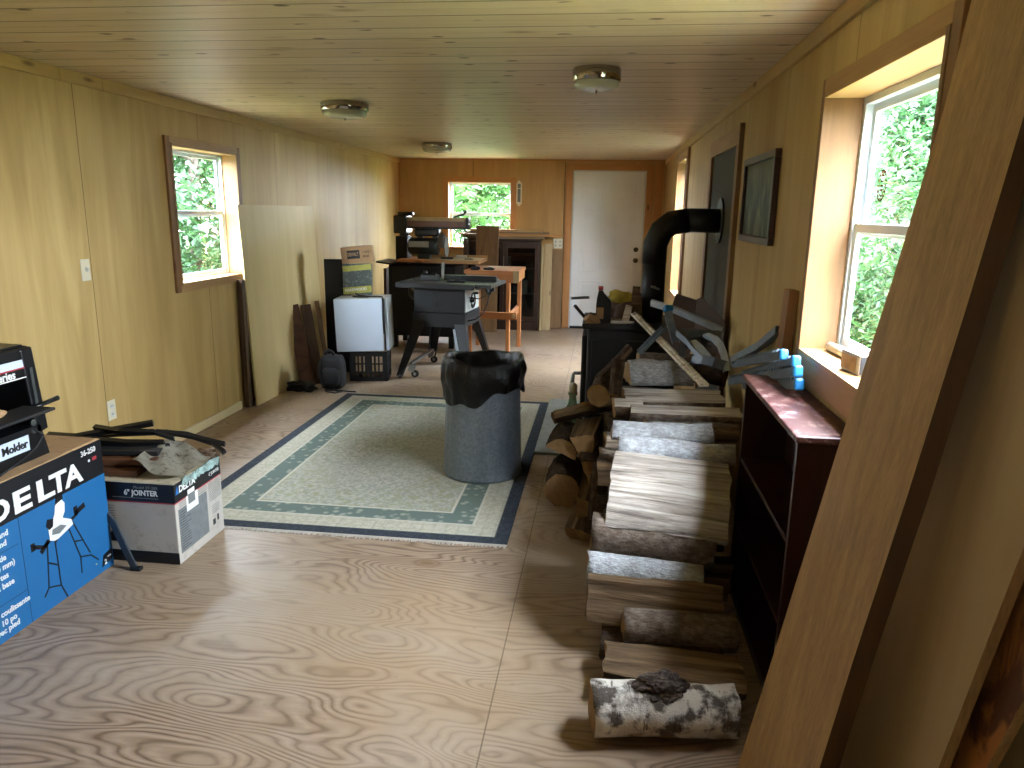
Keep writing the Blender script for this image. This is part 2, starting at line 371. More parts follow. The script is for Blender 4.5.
M['leaf1'] = mat_leaf('bright_leaf', '#2b4a22', '#496b34'); M['leaf3'] = mat_leaf('haze_painted_leaf', '#4f7a4a', '#86aa78'); M['leaf2'] = mat_leaf('mid_leaf', '#1f3c20', '#35552f'); M['grass'] = plain('mown_grass', '#66683f', .9, var=.3, scale=3)  # leaf3: outdoor haze and overexposure put into the leaf colour
M['trunk'] = mat_bark('tree_trunk_bark', '#2c2722', '#4a423a', '#6b6258'); M['fringe'] = plain('cotton_fringe', '#b9b3a6', .95, var=.1)
M['soffit'] = plain('outside_siding', '#6f7a6a', .8)
M['brownpanel'] = plain('brown_fibre_panel', '#4d3b30', .55, var=.12, scale=5)
M['sand'] = plain('yellow_printed_sack', '#a5a34a', .5, var=.2, scale=25); M['sack'] = plain('dark_grey_printed_sack', '#48524f', .35, var=.3, scale=18, dirt='#7e8c8a')

# ---------------------------------------------------------------- mesh helpers
class MB:
    def __init__(s): s.b = bmesh.new(); s.mi = 0
    def _mark(s, faces):
        for f in faces: f.material_index = s.mi
    def box(s, c, d, rot=None, bev=0.0, tap=None):
        """c centre, d full size, rot = Euler tuple or Matrix; tap = (sx, sy) scale of the top face"""
        r = bmesh.ops.create_cube(s.b, size=1); vs = r['verts']
        for v in vs:
            if tap and v.co.z > 0: v.co.x *= tap[0]; v.co.y *= tap[1]
            v.co = Vector((v.co.x*d[0], v.co.y*d[1], v.co.z*d[2]))
        fs = list({f for v in vs for f in v.link_faces}); s._mark(fs)
        if bev > 0:
            es = list({e for v in vs for e in v.link_edges})
            rr = bmesh.ops.bevel(s.b, geom=es, offset=bev, segments=2, profile=.5, affect='EDGES')
            s._mark(rr['faces']); vs = list({v for f in rr['faces'] for v in f.verts} | {v for f in fs if f.is_valid for v in f.verts})
        R_ = Matrix.Identity(3) if rot is None else (rot.to_3x3() if isinstance(rot, Matrix) else Euler(rot).to_matrix())
        for v in vs: v.co = R_ @ v.co + Vector(c)
        return s
    def bb(s, a, b, bev=0.0):
        return s.box([(a[i]+b[i])/2 for i in range(3)], [abs(b[i]-a[i]) for i in range(3)], bev=bev)
    def beam(s, p, q, w, t, roll=0, bev=0.0):
        """rectangular bar from p to q; w sideways, t thick"""
        p, q = Vector(p), Vector(q); d = q-p; L = d.length; x = d.normalized()
        ref = Vector((0, 0, 1)) if abs(x.z) < .9 else Vector((0, 1, 0))
        y = ref.cross(x).normalized(); z = x.cross(y)
        Rm = Matrix((x, y, z)).transposed() @ Matrix.Rotation(roll, 3, 'X')
        return s.box((p+q)/2, (L, w, t), rot=Rm.to_4x4(), bev=bev)
    def cyl(s, p, q, r0, r1=None, n=20, caps=True):
        p, q = Vector(p), Vector(q); r1 = r0 if r1 is None else r1
        x = (q-p).normalized(); ref = Vector((0, 0, 1)) if abs(x.z) < .9 else Vector((1, 0, 0))
        y = ref.cross(x).normalized(); z = x.cross(y); A, B = [], []
        for i in range(n):
            a = 2*PI*i/n; dd = y*math.cos(a)+z*math.sin(a)
            A.append(s.b.verts.new(p+dd*r0)); B.append(s.b.verts.new(q+dd*r1))
        fs = [s.b.faces.new((A[i], A[(i+1) % n], B[(i+1) % n], B[i])) for i in range(n)]
        for f in fs: f.smooth = True
        if caps:
            c1 = s.b.faces.new(A[::-1]); c2 = s.b.faces.new(B); fs += [c1, c2]
        s._mark(fs); return s
    def tube(s, pts, r, n=8):
        pts = [Vector(p) for p in pts]; rings = []; y = None
        for i, p in enumerate(pts):
            t = (pts[min(i+1, len(pts)-1)]-pts[max(i-1, 0)]).normalized()
            if y is None:
                ref = Vector((0, 0, 1)) if abs(t.z) < .9 else Vector((0, 1, 0)); y = ref.cross(t).normalized()
            else: y = (y-t*y.dot(t)).normalized()
            z = t.cross(y); rr = r[i] if isinstance(r, (list, tuple)) else r
            rings.append([s.b.verts.new(p+(y*math.cos(2*PI*k/n)+z*math.sin(2*PI*k/n))*rr) for k in range(n)])
        fs = []
        for a, b in zip(rings, rings[1:]):
            for k in range(n):
                f = s.b.faces.new((a[k], a[(k+1) % n], b[(k+1) % n], b[k])); f.smooth = True; fs.append(f)
        fs.append(s.b.faces.new(rings[0][::-1])); fs.append(s.b.faces.new(rings[-1])); s._mark(fs); return s
    def ribbon(s, pts, w, t, side=(0, 0, 1)):
        """flat bar following a path; w along 'side', t thick"""
        pts = [Vector(p) for p in pts]; sd = Vector(side).normalized(); rings = []
        for i, p in enumerate(pts):
            tg = (pts[min(i+1, len(pts)-1)]-pts[max(i-1, 0)]).normalized(); nn = sd.cross(tg).normalized()
            rings.append([s.b.verts.new(p+sd*a*w/2+nn*c*t/2) for a, c in ((-1, -1), (1, -1), (1, 1), (-1, 1))])
        fs = []
        for a, b in zip(rings, rings[1:]):
            for k in range(4): fs.append(s.b.faces.new((a[k], a[(k+1) % 4], b[(k+1) % 4], b[k])))
        fs.append(s.b.faces.new(rings[0][::-1])); fs.append(s.b.faces.new(rings[-1])); s._mark(fs); return s
    def lathe(s, prof, c=(0, 0, 0), n=32, closed=False):
        rings = [[s.b.verts.new((c[0]+r*math.cos(2*PI*k/n), c[1]+r*math.sin(2*PI*k/n), c[2]+z)) for k in range(n)] for r, z in prof]
        fs = []
        for a, b in zip(rings, rings[1:]):
            for k in range(n):
                f = s.b.faces.new((a[k], a[(k+1) % n], b[(k+1) % n], b[k])); f.smooth = True; fs.append(f)
        if closed: fs.append(s.b.faces.new(rings[0][::-1])); fs.append(s.b.faces.new(rings[-1]))
        s._mark(fs); return s
    def prism(s, poly, h, Mx=None):
        """poly in local xy, extruded +z by h, then Mx"""
        A = [Vector((p[0], p[1], 0)) for p in poly]; B = [Vector((p[0], p[1], h)) for p in poly]
        if Mx is not None: A = [Mx @ v for v in A]; B = [Mx @ v for v in B]
        a = [s.b.verts.new(v) for v in A]; b = [s.b.verts.new(v) for v in B]; n = len(a)
        fs = [s.b.faces.new(a[::-1]), s.b.faces.new(b)]+[s.b.faces.new((a[i], a[(i+1) % n], b[(i+1) % n], b[i])) for i in range(n)]
        s._mark(fs); return s
    def mesh(s, name, mats, off=None, smooth_deg=None):
        if off is not None:
            for v in s.b.verts: v.co -= Vector(off)
        bmesh.ops.recalc_face_normals(s.b, faces=s.b.faces[:])
        me = bpy.data.meshes.new(name); s.b.to_mesh(me); s.b.free()
        for m_ in (mats if isinstance(mats, (list, tuple)) else [mats]): me.materials.append(M[m_] if isinstance(m_, str) else m_)
        return me
def obj(name, me, parent=None):
    o = bpy.data.objects.new(name, me); COL.objects.link(o)
    if parent: o.parent = parent
    return o
def thing(name, label, cat, loc=(0, 0, 0), rz=0, group=None):
    o = bpy.data.objects.new(name, None); COL.objects.link(o); o.empty_display_size = .1
    o.location = loc; o.rotation_euler = (0, 0, rz); return tag(o, label, cat, group)
def tag(o, label, cat, group=None):
    o['label'] = label; o['category'] = cat
    if group: o['group'] = group
    return o
def part(name, mb, mat, root, world=True, label=None):
    """mesh child of root; when world, the vertices were given in world coordinates (root not rotated)"""
    o = obj(name, mb.mesh(name, mat, root_off(root) if world else None), root)
    if label: o['label'] = label
    return o
def root_off(r):
    v = Vector((0, 0, 0))
    while r: v += r.location; r = r.parent
    return v
def single(name, mb, mat, label, cat, loc=(0, 0, 0), group=None):
    """thing that is one mesh; vertices in world coordinates, origin moved to loc"""
    o = obj(name, mb.mesh(name, mat, loc)); o.location = loc; return tag(o, label, cat, group)
def struct(name, mb=None, mat=None, parent=None, loc=(0, 0, 0)):
    if mb is None:
        o = bpy.data.objects.new(name, None); COL.objects.link(o)
    else: o = obj(name, mb.mesh(name, mat), parent)
    if parent is None: o['kind'] = 'structure'
    return o
def text(s, size, Mx, name, mat, root, width=None, bold=0.0, ext=.0012, align='LEFT', xs=1.0, off=True):
    """raised-ink lettering as a mesh; Mx maps text plane (x right, y up, z out) to world"""
    c = bpy.data.curves.new(name, 'FONT'); c.body = s; c.size = size; c.extrude = ext; c.offset = bold; c.align_x = align; c.resolution_u = 3
    t = bpy.data.objects.new('tmp', c); COL.objects.link(t); dg = bpy.context.evaluated_depsgraph_get(); dg.update()
    me = bpy.data.meshes.new_from_object(t.evaluated_get(dg)); me.name = name
    COL.objects.unlink(t); bpy.data.objects.remove(t); bpy.data.curves.remove(c)
    k = xs
    if width:
        xsv = [v.co.x for v in me.vertices]; k = width/max(1e-6, max(xsv)-min(xsv))
    ofs = root_off(root)
    for v in me.vertices: v.co = Mx @ Vector((v.co.x*k, v.co.y, v.co.z)) - ofs
    me.materials.clear(); me.materials.append(M[mat]); o = obj(name, me, root); return o
def fx(x, y, z, tilt=0):      # face looking +x : text runs along +y, up +z
    return Matrix.Translation((x, y, z)) @ Matrix(((0, 0, 1, 0), (1, 0, 0, 0), (0, 1, 0, 0), (0, 0, 0, 1)))
def fy(x, y, z):              # face looking -y : text runs along +x, up +z
    return Matrix.Translation((x, y, z)) @ Matrix(((1, 0, 0, 0), (0, 0, -1, 0), (0, 1, 0, 0), (0, 0, 0, 1)))
R = random.Random(7)

# ================================================================= SETTING
Y0 = -3.3; T = .14
mb = MB().bb((-T, Y0-T, -.12), (W+T, D+T, 0)); struct('floor', mb, 'floor')
mb = MB().bb((-T, Y0-T, H), (W+T, D+T, H+.12)); struct('ceiling', mb, 'ceil')
def wall_with_holes(name, mat, ax, a0, a1, base, thick, holes):
    """ax 'y': wall runs along y at x=base..base+thick; 'x': runs along x at y=base.."""
    mb = MB(); cuts = sorted({a0, a1} | {h[0] for h in holes} | {h[1] for h in holes})
    for c0, c1 in zip(cuts, cuts[1:]):
        mid = (c0+c1)/2; hs = [h for h in holes if h[0] < mid < h[1]]
        spans = [(0, H)] if not hs else [(0, hs[0][2]), (hs[0][3], H)]
        for z0, z1 in spans:
            if z1-z0 < 1e-4: continue
            if ax == 'y': mb.bb((base, c0, z0), (base+thick, c1, z1))
            else: mb.bb((c0, base, z0), (c1, base+thick, z1))
    bmesh.ops.remove_doubles(mb.b, verts=mb.b.verts[:], dist=1e-5)
    return struct(name, mb, mat)
LW = (4.65, 5.54, 1.02, 1.93); RW = (1.87, 2.85, 1.045, 1.955); FW = (7.38, 8.26, .72, 2.07); BW = (.66, 1.54, 1.04, 1.925)
DR = (2.335, 3.285, 0, 2.075); EW = (.7, 1.6, 1.045, 1.955)
wall_with_holes('wall_left', 'wall', 'y', Y0, D, -T, T, [LW])
wall_with_holes('wall_right', 'wall', 'y', Y0, D, W, T, [RW, FW])
wall_with_holes('wall_back', 'back', 'x', 0, W, D, T, [BW, DR])
wall_with_holes('wall_rear', 'wall', 'x', 0, W, Y0-T, T, [EW])
# crown strips, made of short lengths butted together
def strip(name, x0, x1, z0, z1, lens, mat):
    mb = MB(); y = Y0
    k = 0
    while y < D-.01:
        L = lens[k % len(lens)]; y2 = min(D, y+L); mb.bb((x0, y, z0), (x1, y2-.004, z1), bev=.002); y = y2; k += 1
    return struct(name, mb, mat)
strip('trim_1', 0.0, .018, H-.062, H, [1.9, 1.85, 1.9, .86, .5, .33, .55, .9, 1.2], 'trim_y')
strip('trim_2', W-.018, W, H-.062, H, [1.6, 1.4, .55, .4, .62, .5, 1.1], 'trim_y')
struct('trim_3', MB().bb((0.018, D-.012, H-.025), (W-.018, D, H)), 'redpine_x')
struct('trim_4', MB().bb((0, D-.02, 0), (.022, D, H-.03)), 'redpine_z')
struct('baseboard_left', MB().bb((0, Y0, 0), (.02, 5.36, .062), bev=.003), 'base')

def window(name, ax, base, sgn, u0, u1, z0, z1, mid, cw=(.07, .07, .04, .04), proud=.018, jm='pine_z', hm='pine_x', cm=None, sash_d=.10, fr=(.035, .038)):
    """casing in the room, jamb boards through the wall, vinyl double-hung sashes; sgn = outward direction"""
    root = struct(name)
    def P(u, w, z):      # w metres outward from the room face
        return (base+sgn*w, u, z) if ax == 'y' else (u, base+sgn*w, z)
    def bx(mb, ua, ub, wa, wb_, za, zb, bev=.002):
        a, b = P(ua, wa, za), P(ub, wb_, zb); lo = [min(a[i], b[i]) for i in range(3)]; hi = [max(a[i], b[i]) for i in range(3)]
        mb.bb(lo, hi, bev)
    cl, cr, ct, cb = cw
    if cl: mb = MB(); bx(mb, u0-cl, u0, -proud, 0, z0-cb, z1+ct); struct('casing', mb, cm or jm, root)
    if cr: mb = MB(); bx(mb, u1, u1+cr, -proud, 0, z0-cb, z1+ct); struct('casing', mb, cm or jm, root)
    mb = MB(); bx(mb, u0, u1, -proud, 0, z1, z1+ct); struct('casing', mb, cm or hm, root)
    if cb: mb = MB(); bx(mb, u0, u1, -proud, 0, z0-cb, z0); struct('sill_apron', mb, cm or hm, root)
    t = .02
    for a, b in ((u0, u0+t), (u1-t, u1)): mb = MB(); bx(mb, a, b, -proud-.003, sash_d, z0, z1); struct('jamb', mb, jm, root)
    mb = MB(); bx(mb, u0+t, u1-t, -proud-.003, sash_d, z1-t, z1); struct('jamb', mb, hm, root)
    mb = MB(); bx(mb, u0+t, u1-t, -proud-.006, sash_d, z0, z0+t); struct('window_sill', mb, hm, root)
    # vinyl frame
    a, b, c, d = u0+t, u1-t, z0+t, z1-t; f = fr[0]
    mb = MB(); w0, w1 = sash_d-.005, T
    bx(mb, a, a+f, w0, w1, c, d); bx(mb, b-f, b, w0, w1, c, d); bx(mb, a+f, b-f, w0, w1, d-f, d); bx(mb, a+f, b-f, w0, w1, c, c+f)
    struct('window_frame', mb, 'vinyl', root)
    s = fr[1]
    def sash(zl, zh, wa, wb_):
        m_ = MB(); A, B = a+f, b-f
        bx(m_, A, A+s, wa, wb_, zl, zh); bx(m_, B-s, B, wa, wb_, zl, zh); bx(m_, A+s, B-s, wa, wb_, zh-s, zh); bx(m_, A+s, B-s, wa, wb_, zl, zl+s)
        so = struct('sash', m_, 'vinyl', root)
        g = MB(); wm = (wa+wb_)/2; bx(g, A+s-.004, B-s+.004, wm-.002, wm+.002, zl+s-.004, zh-s+.004, 0); struct('glass_pane', g, 'glass', so)
    sash(mid-.02, d-f+.004, sash_d+.022, sash_d+.038); sash(c+f-.004, mid+.022, sash_d+.002, sash_d+.019)
    return root
window('window_1', 'y', 0, -1, *LW[:2], LW[2], LW[3], 1.485, cw=(.05, .045, .04, .04), cm=None, jm='pine_z', hm='pine_y', sash_d=.1, fr=(.016, .026))
window('window_2', 'y', W, 1, *RW[:2], RW[2], RW[3], 1.495, cw=(.05, .028, .045, .09), jm='pine_z', hm='pine_y', sash_d=.115, fr=(.024, .03))
window('window_3', 'y', W, 1, *FW[:2], FW[2], FW[3], 1.35, cw=(.09, .09, .07, .07), proud=.022, jm='pine_z', hm='pine_y')
window('window_4', 'x', D, 1, *BW[:2], BW[2], BW[3], 1.49, cw=(.055, .05, .05, .02), jm='redpine_z', hm='redpine_x', fr=(.008, .022))

window('window_5', 'x', Y0, -1, *EW[:2], EW[2], EW[3], 1.495, cw=(.05, .05, .045, .05), hm='pine_x')

# entry door in the far wall
dr = struct('door_1')
mb = MB(); x0, x1, zt = 2.355, 3.265, 2.055; yf = D+.004
mb.bb((x0, yf, .03), (x1, yf+.045, zt), .003); mb.bb((2.336, yf+.02, .0), (3.284, yf+.04, 2.074))
o = struct('door_leaf', mb, 'doorwhite', dr)
mb = MB()
pan = [(.11, .395, .12, .62), (.515, .80, .12, .62), (.11, .395, .74, 1.56), (.515, .80, .74, 1.56), (.11, .395, 1.68, 1.86), (.515, .80, 1.68, 1.86)]
for a, b, c, d in pan:
    a += x0; b += x0; c += .03; d += .03
    e = .016
    for q in (((a, yf-.007, c), (b, yf+.002, c+e)), ((a, yf-.007, d-e), (b, yf+.002, d)), ((a, yf-.007, c+e), (a+e, yf+.002, d-e)), ((b-e, yf-.007, c+e), (b, yf+.002, d-e))): mb.bb(*q, bev=.003)
    mb.bb((a+.045, yf-.006, c+.045), (b-.045, yf+.002, d-.045), bev=.004)
struct('door_panel_moulding', mb, 'doorwhite', dr)
for z, n_ in ((.93, 'door_handle'), (1.07, 'deadbolt')):
    mb = MB(); mb.cyl((3.195, yf, z), (3.195, yf-.012, z), .032); mb.cyl((3.195, yf-.012, z), (3.195, yf-.05, z), .014, .014)
    if n_ == 'door_handle':
        prof = [(.001, 0), (.02, .003), (.028, .014), (.028, .024), (.018, .034), (.001, .036)]
        for (r0, t0), (r1, t1) in zip(prof, prof[1:]): mb.cyl((3.195, yf-.035-t0, z), (3.195, yf-.035-t1, z), r0, r1, caps=False)
    else: mb.cyl((3.195, yf-.012, z), (3.195, yf-.03, z), .022)
    struct(n_, mb, 'brass', dr)
mb = MB(); mb.bb((x0, yf-.02, 0), (x1, yf+.05, .028)); struct('threshold', mb, 'black', dr)
for a, b in ((2.245, 2.335), (3.285, 3.375)):
    mb = MB(); mb.bb((a, D-.02, 0), (b, D, 2.155), .002); struct('door_casing', mb, 'redpine_z', dr)
mb = MB(); mb.bb((2.335, D-.02, 2.075), (3.285, D, 2.155), .002); struct('door_casing', mb, 'redpine_x', dr)
mb = MB(); mb.bb((2.335, D, .0), (2.35, D+.1, 2.075)); mb.bb((3.27, D, 0), (3.285, D+.1, 2.075)); mb.bb((2.35, D, 2.06), (3.27, D+.1, 2.075)); struct('door_jamb', mb, 'white', dr)
struct('trim_5', MB().bb((3.395, D-.012, 0), (3.5, D, H-.03)), 'redpine_z')

# outside: grass and trees
single('grass_ground', MB().bb((-30, -30, -.5), (30, 40, -.3)), 'grass', 'green grass growing outside around the building', 'grass', (0, 0, -.3))['kind'] = 'structure'
def tree(x, y, h, rad, leaf, n, label, z0=-.3, low=.3, seed=1, ls=1.0):
    rr = random.Random(seed); t = thing('tree', label, 'tree', (x, y, z0), group='trees outside the windows')
    mb = MB(); top = (x+rr.uniform(-.2, .2), y+rr.uniform(-.2, .2), h*.85)
    mb.tube([(x, y, z0), (x+rr.uniform(-.1, .1), y, h*.4), top], [.07+.008*h, .05+.004*h, .02], 8)
    for k in range(7):
        z = h*(.25+.09*k); a = rr.uniform(0, 2*PI); L = rad*rr.uniform(.5, .9)
        mb.tube([(x, y, z), (x+math.cos(a)*L*.5, y+math.sin(a)*L*.5, z+L*.35), (x+math.cos(a)*L, y+math.sin(a)*L, z+L*.5)], [.03, .02, .008], 5)
    part('trunk', mb, 'trunk', t)
    verts, faces = [], []; cl = []
    for k in range(34):
        a = rr.uniform(0, 2*PI); zz = rr.uniform(low, h); q = 1-abs((zz-h*.45)/(h*.62))**2; q = max(.15, q); r_ = rad*q*math.sqrt(rr.uniform(.05, 1))
        cl.append((x+math.cos(a)*r_, y+math.sin(a)*r_, zz, rr.uniform(.35, .75)))
    for i in range(n):
        c = rr.choice(cl); v = Vector((rr.gauss(0, 1), rr.gauss(0, 1), rr.gauss(0, .8))); v = v.normalized()*c[3]*rr.uniform(.2, 1)**.5
        p = Vector(c[:3])+v-Vector((x, y, z0)); L = rr.uniform(.06, .13)*ls; E_ = Euler((rr.uniform(-.9, .9), rr.uniform(-.9, .9), rr.uniform(0, 6.3))).to_matrix()
        k = len(verts)
        for a, b in ((-L, 0), (-L*.2, L*.42), (L, 0), (-L*.2, -L*.42)): verts.append(p+E_ @ Vector((a, b, abs(b)*.35)))
        faces.append((k, k+1, k+2, k+3))
    me = bpy.data.meshes.new('foliage'); me.from_pydata(verts, [], faces); me.materials.append(M[leaf]); obj('foliage', me, t)
tree(-2.5, 9.4, 4.0, 1.9, 'leaf2', 30000, 'leafy bush-like tree close outside the left wall window', seed=2, low=-.2, ls=.6)
tree(-5.2, 10.4, 6.0, 2.0, 'leaf1', 9000, 'tall tree standing left of the bushy one outside the left window', seed=3)
tree(-4.4, 14.2, 6.5, 2.4, 'leaf1', 12000, 'pale tree beyond the bushy one outside the left window', seed=4, low=-.2)
tree(.1, 15.2, 4.6, 1.8, 'leaf1', 9000, 'slender sapling outside the far wall window', seed=5, low=-.1)
tree(-1.9, 18.8, 7.0, 2.4, 'leaf1', 10000, 'leafy tree further off through the far wall window, at its left', seed=6)
tree(1.6, 19.4, 6.4, 2.3, 'leaf2', 10000, 'leafy tree further off through the far wall window, at its right', seed=7)
tree(5.5, 7.2, 2.4, 1.35, 'leaf2', 36000, 'green shrub outside the near right window, low in its lower sash', seed=8, low=-.2, ls=.42)
tree(7.4, 13.2, 4.6, 2.2, 'leaf3', 14000, 'pale tree across the grass beyond the near right window', seed=9, low=-.2, ls=.8)
tree(-3.6, 3.0, 7.5, 2.5, 'leaf2', 20000, 'tall dark tree added outside the left wall to shade the window', seed=13, ls=1.4)  # added tree; darkens the left window's jamb and weakens its daylight
tree(-4.4, 6.4, 7.5, 2.2, 'leaf2', 20000, 'tall dark tree added beside the left window to cut its light', seed=14, ls=1.4)  # added dense foliage keeping sky light out of the left window
tree(-4.6, 11.8, 4.6, 1.8, 'leaf2', 12000, 'dark leafy tree filling the gap behind the bushy one', seed=15, low=-.2)
tree(-.2, 22.0, 6.6, 2.6, 'leaf2', 12000, 'dark backdrop tree furthest off through the far wall window', seed=16, low=-.2)
tree(6.6, 10.2, 3.2, 1.6, 'leaf3', 20000, 'bright bush behind the green shrub outside the near right window', seed=17, low=-.2, ls=.6)
tree(6.2, -1.2, 4.2, 1.9, 'leaf2', 14000, 'dark tree added unseen outside the right wall to shade the window jamb', seed=18, ls=1.3)  # added out of view; hides low sky from the near right jamb
tree(1.1, -6.0, 3.6, 1.9, 'leaf2', 12000, 'dark shrub added outside the window behind the viewer to dim it', seed=19, ls=1.2)  # added behind the viewer; weakens light through the rear window
tree(4.4, 16.5, 6.0, 2.0, 'leaf2', 8000, 'tree seen edge-on through the narrow far right window', seed=10, low=-.2)

# ================================================================= wall fittings
def cover_plate(name, x, y, z, label, kind):
    t = thing(name, label, 'switch' if kind == 's' else 'outlet', (x, y, z))
    mb = MB().bb((x, y-.036, z-.058), (x+.006, y+.036, z+.058), .003); part('cover_plate', mb, 'ivory', t)
    if kind == 's':
        part('toggle', MB().box((x+.012, y, z+.004), (.02, .01, .02), (0, .4, 0), .002), 'white', t)
    else:
        for dz in (-.024, .024):
            mb = MB().cyl((x+.005, y, z+dz), (x+.009, y, z+dz), .017, n=16)
            f = part('receptacle', mb, 'white', t)
            mb = MB()
            for dy in (-.006, .006): mb.bb((x+.0085, y+dy-.0012, z+dz-.004), (x+.0098, y+dy+.0012, z+dz+.006))
            part('slot', mb, 'inkblk', f)
cover_plate('light_switch', 0, 3.756, 1.193, 'ivory light switch plate on the left plywood wall', 's')
cover_plate('wall_outlet', 0, 3.845, .388, 'white power outlet low on the left plywood wall', 'o')
t = thing('thermometer', 'narrow cream wall thermometer right of the far window', 'thermometer', (1.63, D-.02, 1.77))
mb = MB(); px, pz = 1.63, 1.77
mb.prism([(-.036, -.13), (-.02, -.145), (0, -.17), (.02, -.145), (.036, -.13), (.036, .13), (.02, .145), (0, .17), (-.02, .145), (-.036, .13)], .01, fy(px, D-.005, pz))
part('backplate', mb, 'ivory', t)
part('scale_strip', MB().bb((px-.02, D-.019, pz-.11), (px+.02, D-.014, pz+.06), .002), 'inkgrey', t, label='grey scale strip')
part('dial', MB().bb((px-.02, D-.019, pz+.07), (px+.02, D-.014, pz+.125), .002), 'inkgrey', t, label='small grey square dial')
t = thing('socket_plate', 'cream double-gang outlet plate left of the white door', 'outlet', (2.163, D, 1.13))
part('cover_plate', MB().bb((2.10, D-.008, 1.065), (2.226, D, 1.195), .003), 'ivory', t)
for dx in (-.03, .03):
    for dz in (-.025, .025): part('receptacle', MB().cyl((2.163+dx, D-.008, 1.13+dz), (2.163+dx, D-.012, 1.13+dz), .016, n=14), 'cardwht', t)

# framed picture
t = thing('framed_picture', 'dark framed landscape picture on the right wall', 'picture', (W, 3.86, 1.61))
x = W-.002
mb = MB(); y0, y1, z0, z1, fw_ = 3.50, 4.26, 1.405, 1.825, .035
for a, b in (((x-.028, y0, z0), (x, y1, z0+fw_)), ((x-.028, y0, z1-fw_), (x, y1, z1)), ((x-.028, y0, z0+fw_), (x, y0+fw_, z1-fw_)), ((x-.028, y1-fw_, z0+fw_), (x, y1, z1-fw_))): mb.bb(a, b, .004)
part('frame', mb, 'frame', t)
part('print', MB().bb((x-.012, y0+fw_, z0+fw_), (x-.004, y1-fw_, z1-fw_)), 'picture', t, label='murky green and brown landscape print')
# pass-through panel framed in pine behind the stove
t = thing('stove_wall_panel', 'dark grey-green metal panel framed in pine on the right wall, behind the stovepipe', 'panel', (W, 5.06, 0))
x = W
part('panel_sheet', MB().bb((x-.008, 4.60, .02), (x-.001, 5.62, 1.93)), 'slate', t)
for a, b in ((4.51, 4.60), (5.62, 5.71)): part('frame_board', MB().bb((x-.024, a, 0.0), (x, b, 1.93), .002), 'pine_z', t)
part('frame_board', MB().bb((x-.024, 4.51, 1.93), (x, 5.71, 2.035), .002), 'pine_y', t)
part('edge_strip', MB().bb((x-.026, 4.498, 0.0), (x, 4.51, 2.04), .002), 'brn_z', t, label='dark brown edge strip')

# ceiling lights
def ceiling_light(x, y, r, deep, label):
    t = thing('ceiling_light', label, 'ceiling light', (x, y, H), group='ceiling lights')
    mb = MB(); mb.lathe([(r*.97, 0), (r, -.004), (r, -deep), (r*.93, -deep-.006), (r*.88, -deep)], (x, y, H), 40); part('metal_band', mb, 'chrome', t)
    mb = MB(); g = r*.92
    mb.lathe([(g, -deep+.002), (g*1.0, -deep-.022), (g*.9, -deep-.036), (g*.75, -deep-.040), (g*.45, -deep-.042), (.004, -deep-.043)], (x, y, H), 40); part('glass_bowl', mb, 'frost', t)
    mb = MB(); mb.cyl((x, y, H-deep-.036), (x, y, H-deep-.058), .006, .004, 12); part('finial', mb, 'nickel', t)
ceiling_light(1.056, 4.98, .155, .05, 'chrome-banded ceiling light nearest the left window, first of the left row')
ceiling_light(1.03, 7.86, .155, .05, 'small-looking ceiling light at the far end, near the back wall')
ceiling_light(2.705, 3.83, .116, .055, 'deep nickel drum ceiling light, right of centre')

# ================================================================= rug and trash can
rx0, rx1, ry0, ry1 = .66, 2.38, 3.235, 5.965
t = thing('area_rug', 'faded cream and teal patterned rug with navy edge on the plywood floor', 'rug', ((rx0+rx1)/2, (ry0+ry1)/2, 0))
mb = MB().bb((rx0, ry0, 0), (rx1, ry1, .009), .002); part('pile', mb, 'rug', t)
for ye, sg in ((ry0, -1), (ry1, 1)):
    mb = MB()
    for i in range(170):
        xx = rx0+.005+(rx1-rx0-.01)*i/169; L = R.uniform(.018, .034)
        mb.beam((xx, ye, .004), (xx+R.uniform(-.008, .008), ye+sg*L, .003), .0055, .004)
    mb.bb((rx0, min(ye, ye+sg*.008), .0), (rx1, max(ye, ye+sg*.008), .007)); part('fringe', mb, 'fringe', t, label='off-white knotted fringe')

cx, cy, zb = 2.105, 4.225, .0095
t = thing('trash_can', 'galvanised steel trash can with a black bag, standing on the rug', 'trash can', (cx, cy, zb))
n = 96; mb = MB(); prof = []
zs = [0, .012, .018, .03, .05, .2, .4, .6, .69, .70, .715, .72]; rs = [.226, .236, .238, .232, .232, .227, .221, .216, .214, .219, .219, .214]
rings = []
for z, r_ in zip(zs, rs):
    rings.append([mb.b.verts.new((cx+(r_+(.0016*math.cos(k*2*PI*24/n) if .03 < z < .68 else 0))*math.cos(2*PI*k/n), cy+(r_+(.0016*math.cos(k*2*PI*24/n) if .03 < z < .68 else 0))*math.sin(2*PI*k/n), zb+z)) for k in range(n)])
for a, b in zip(rings, rings[1:]):
    for k in range(n): f = mb.b.faces.new((a[k], a[(k+1) % n], b[(k+1) % n], b[k])); f.smooth = True
mb.b.faces.new(rings[0][::-1]); part('can_body', mb, 'galv', t)
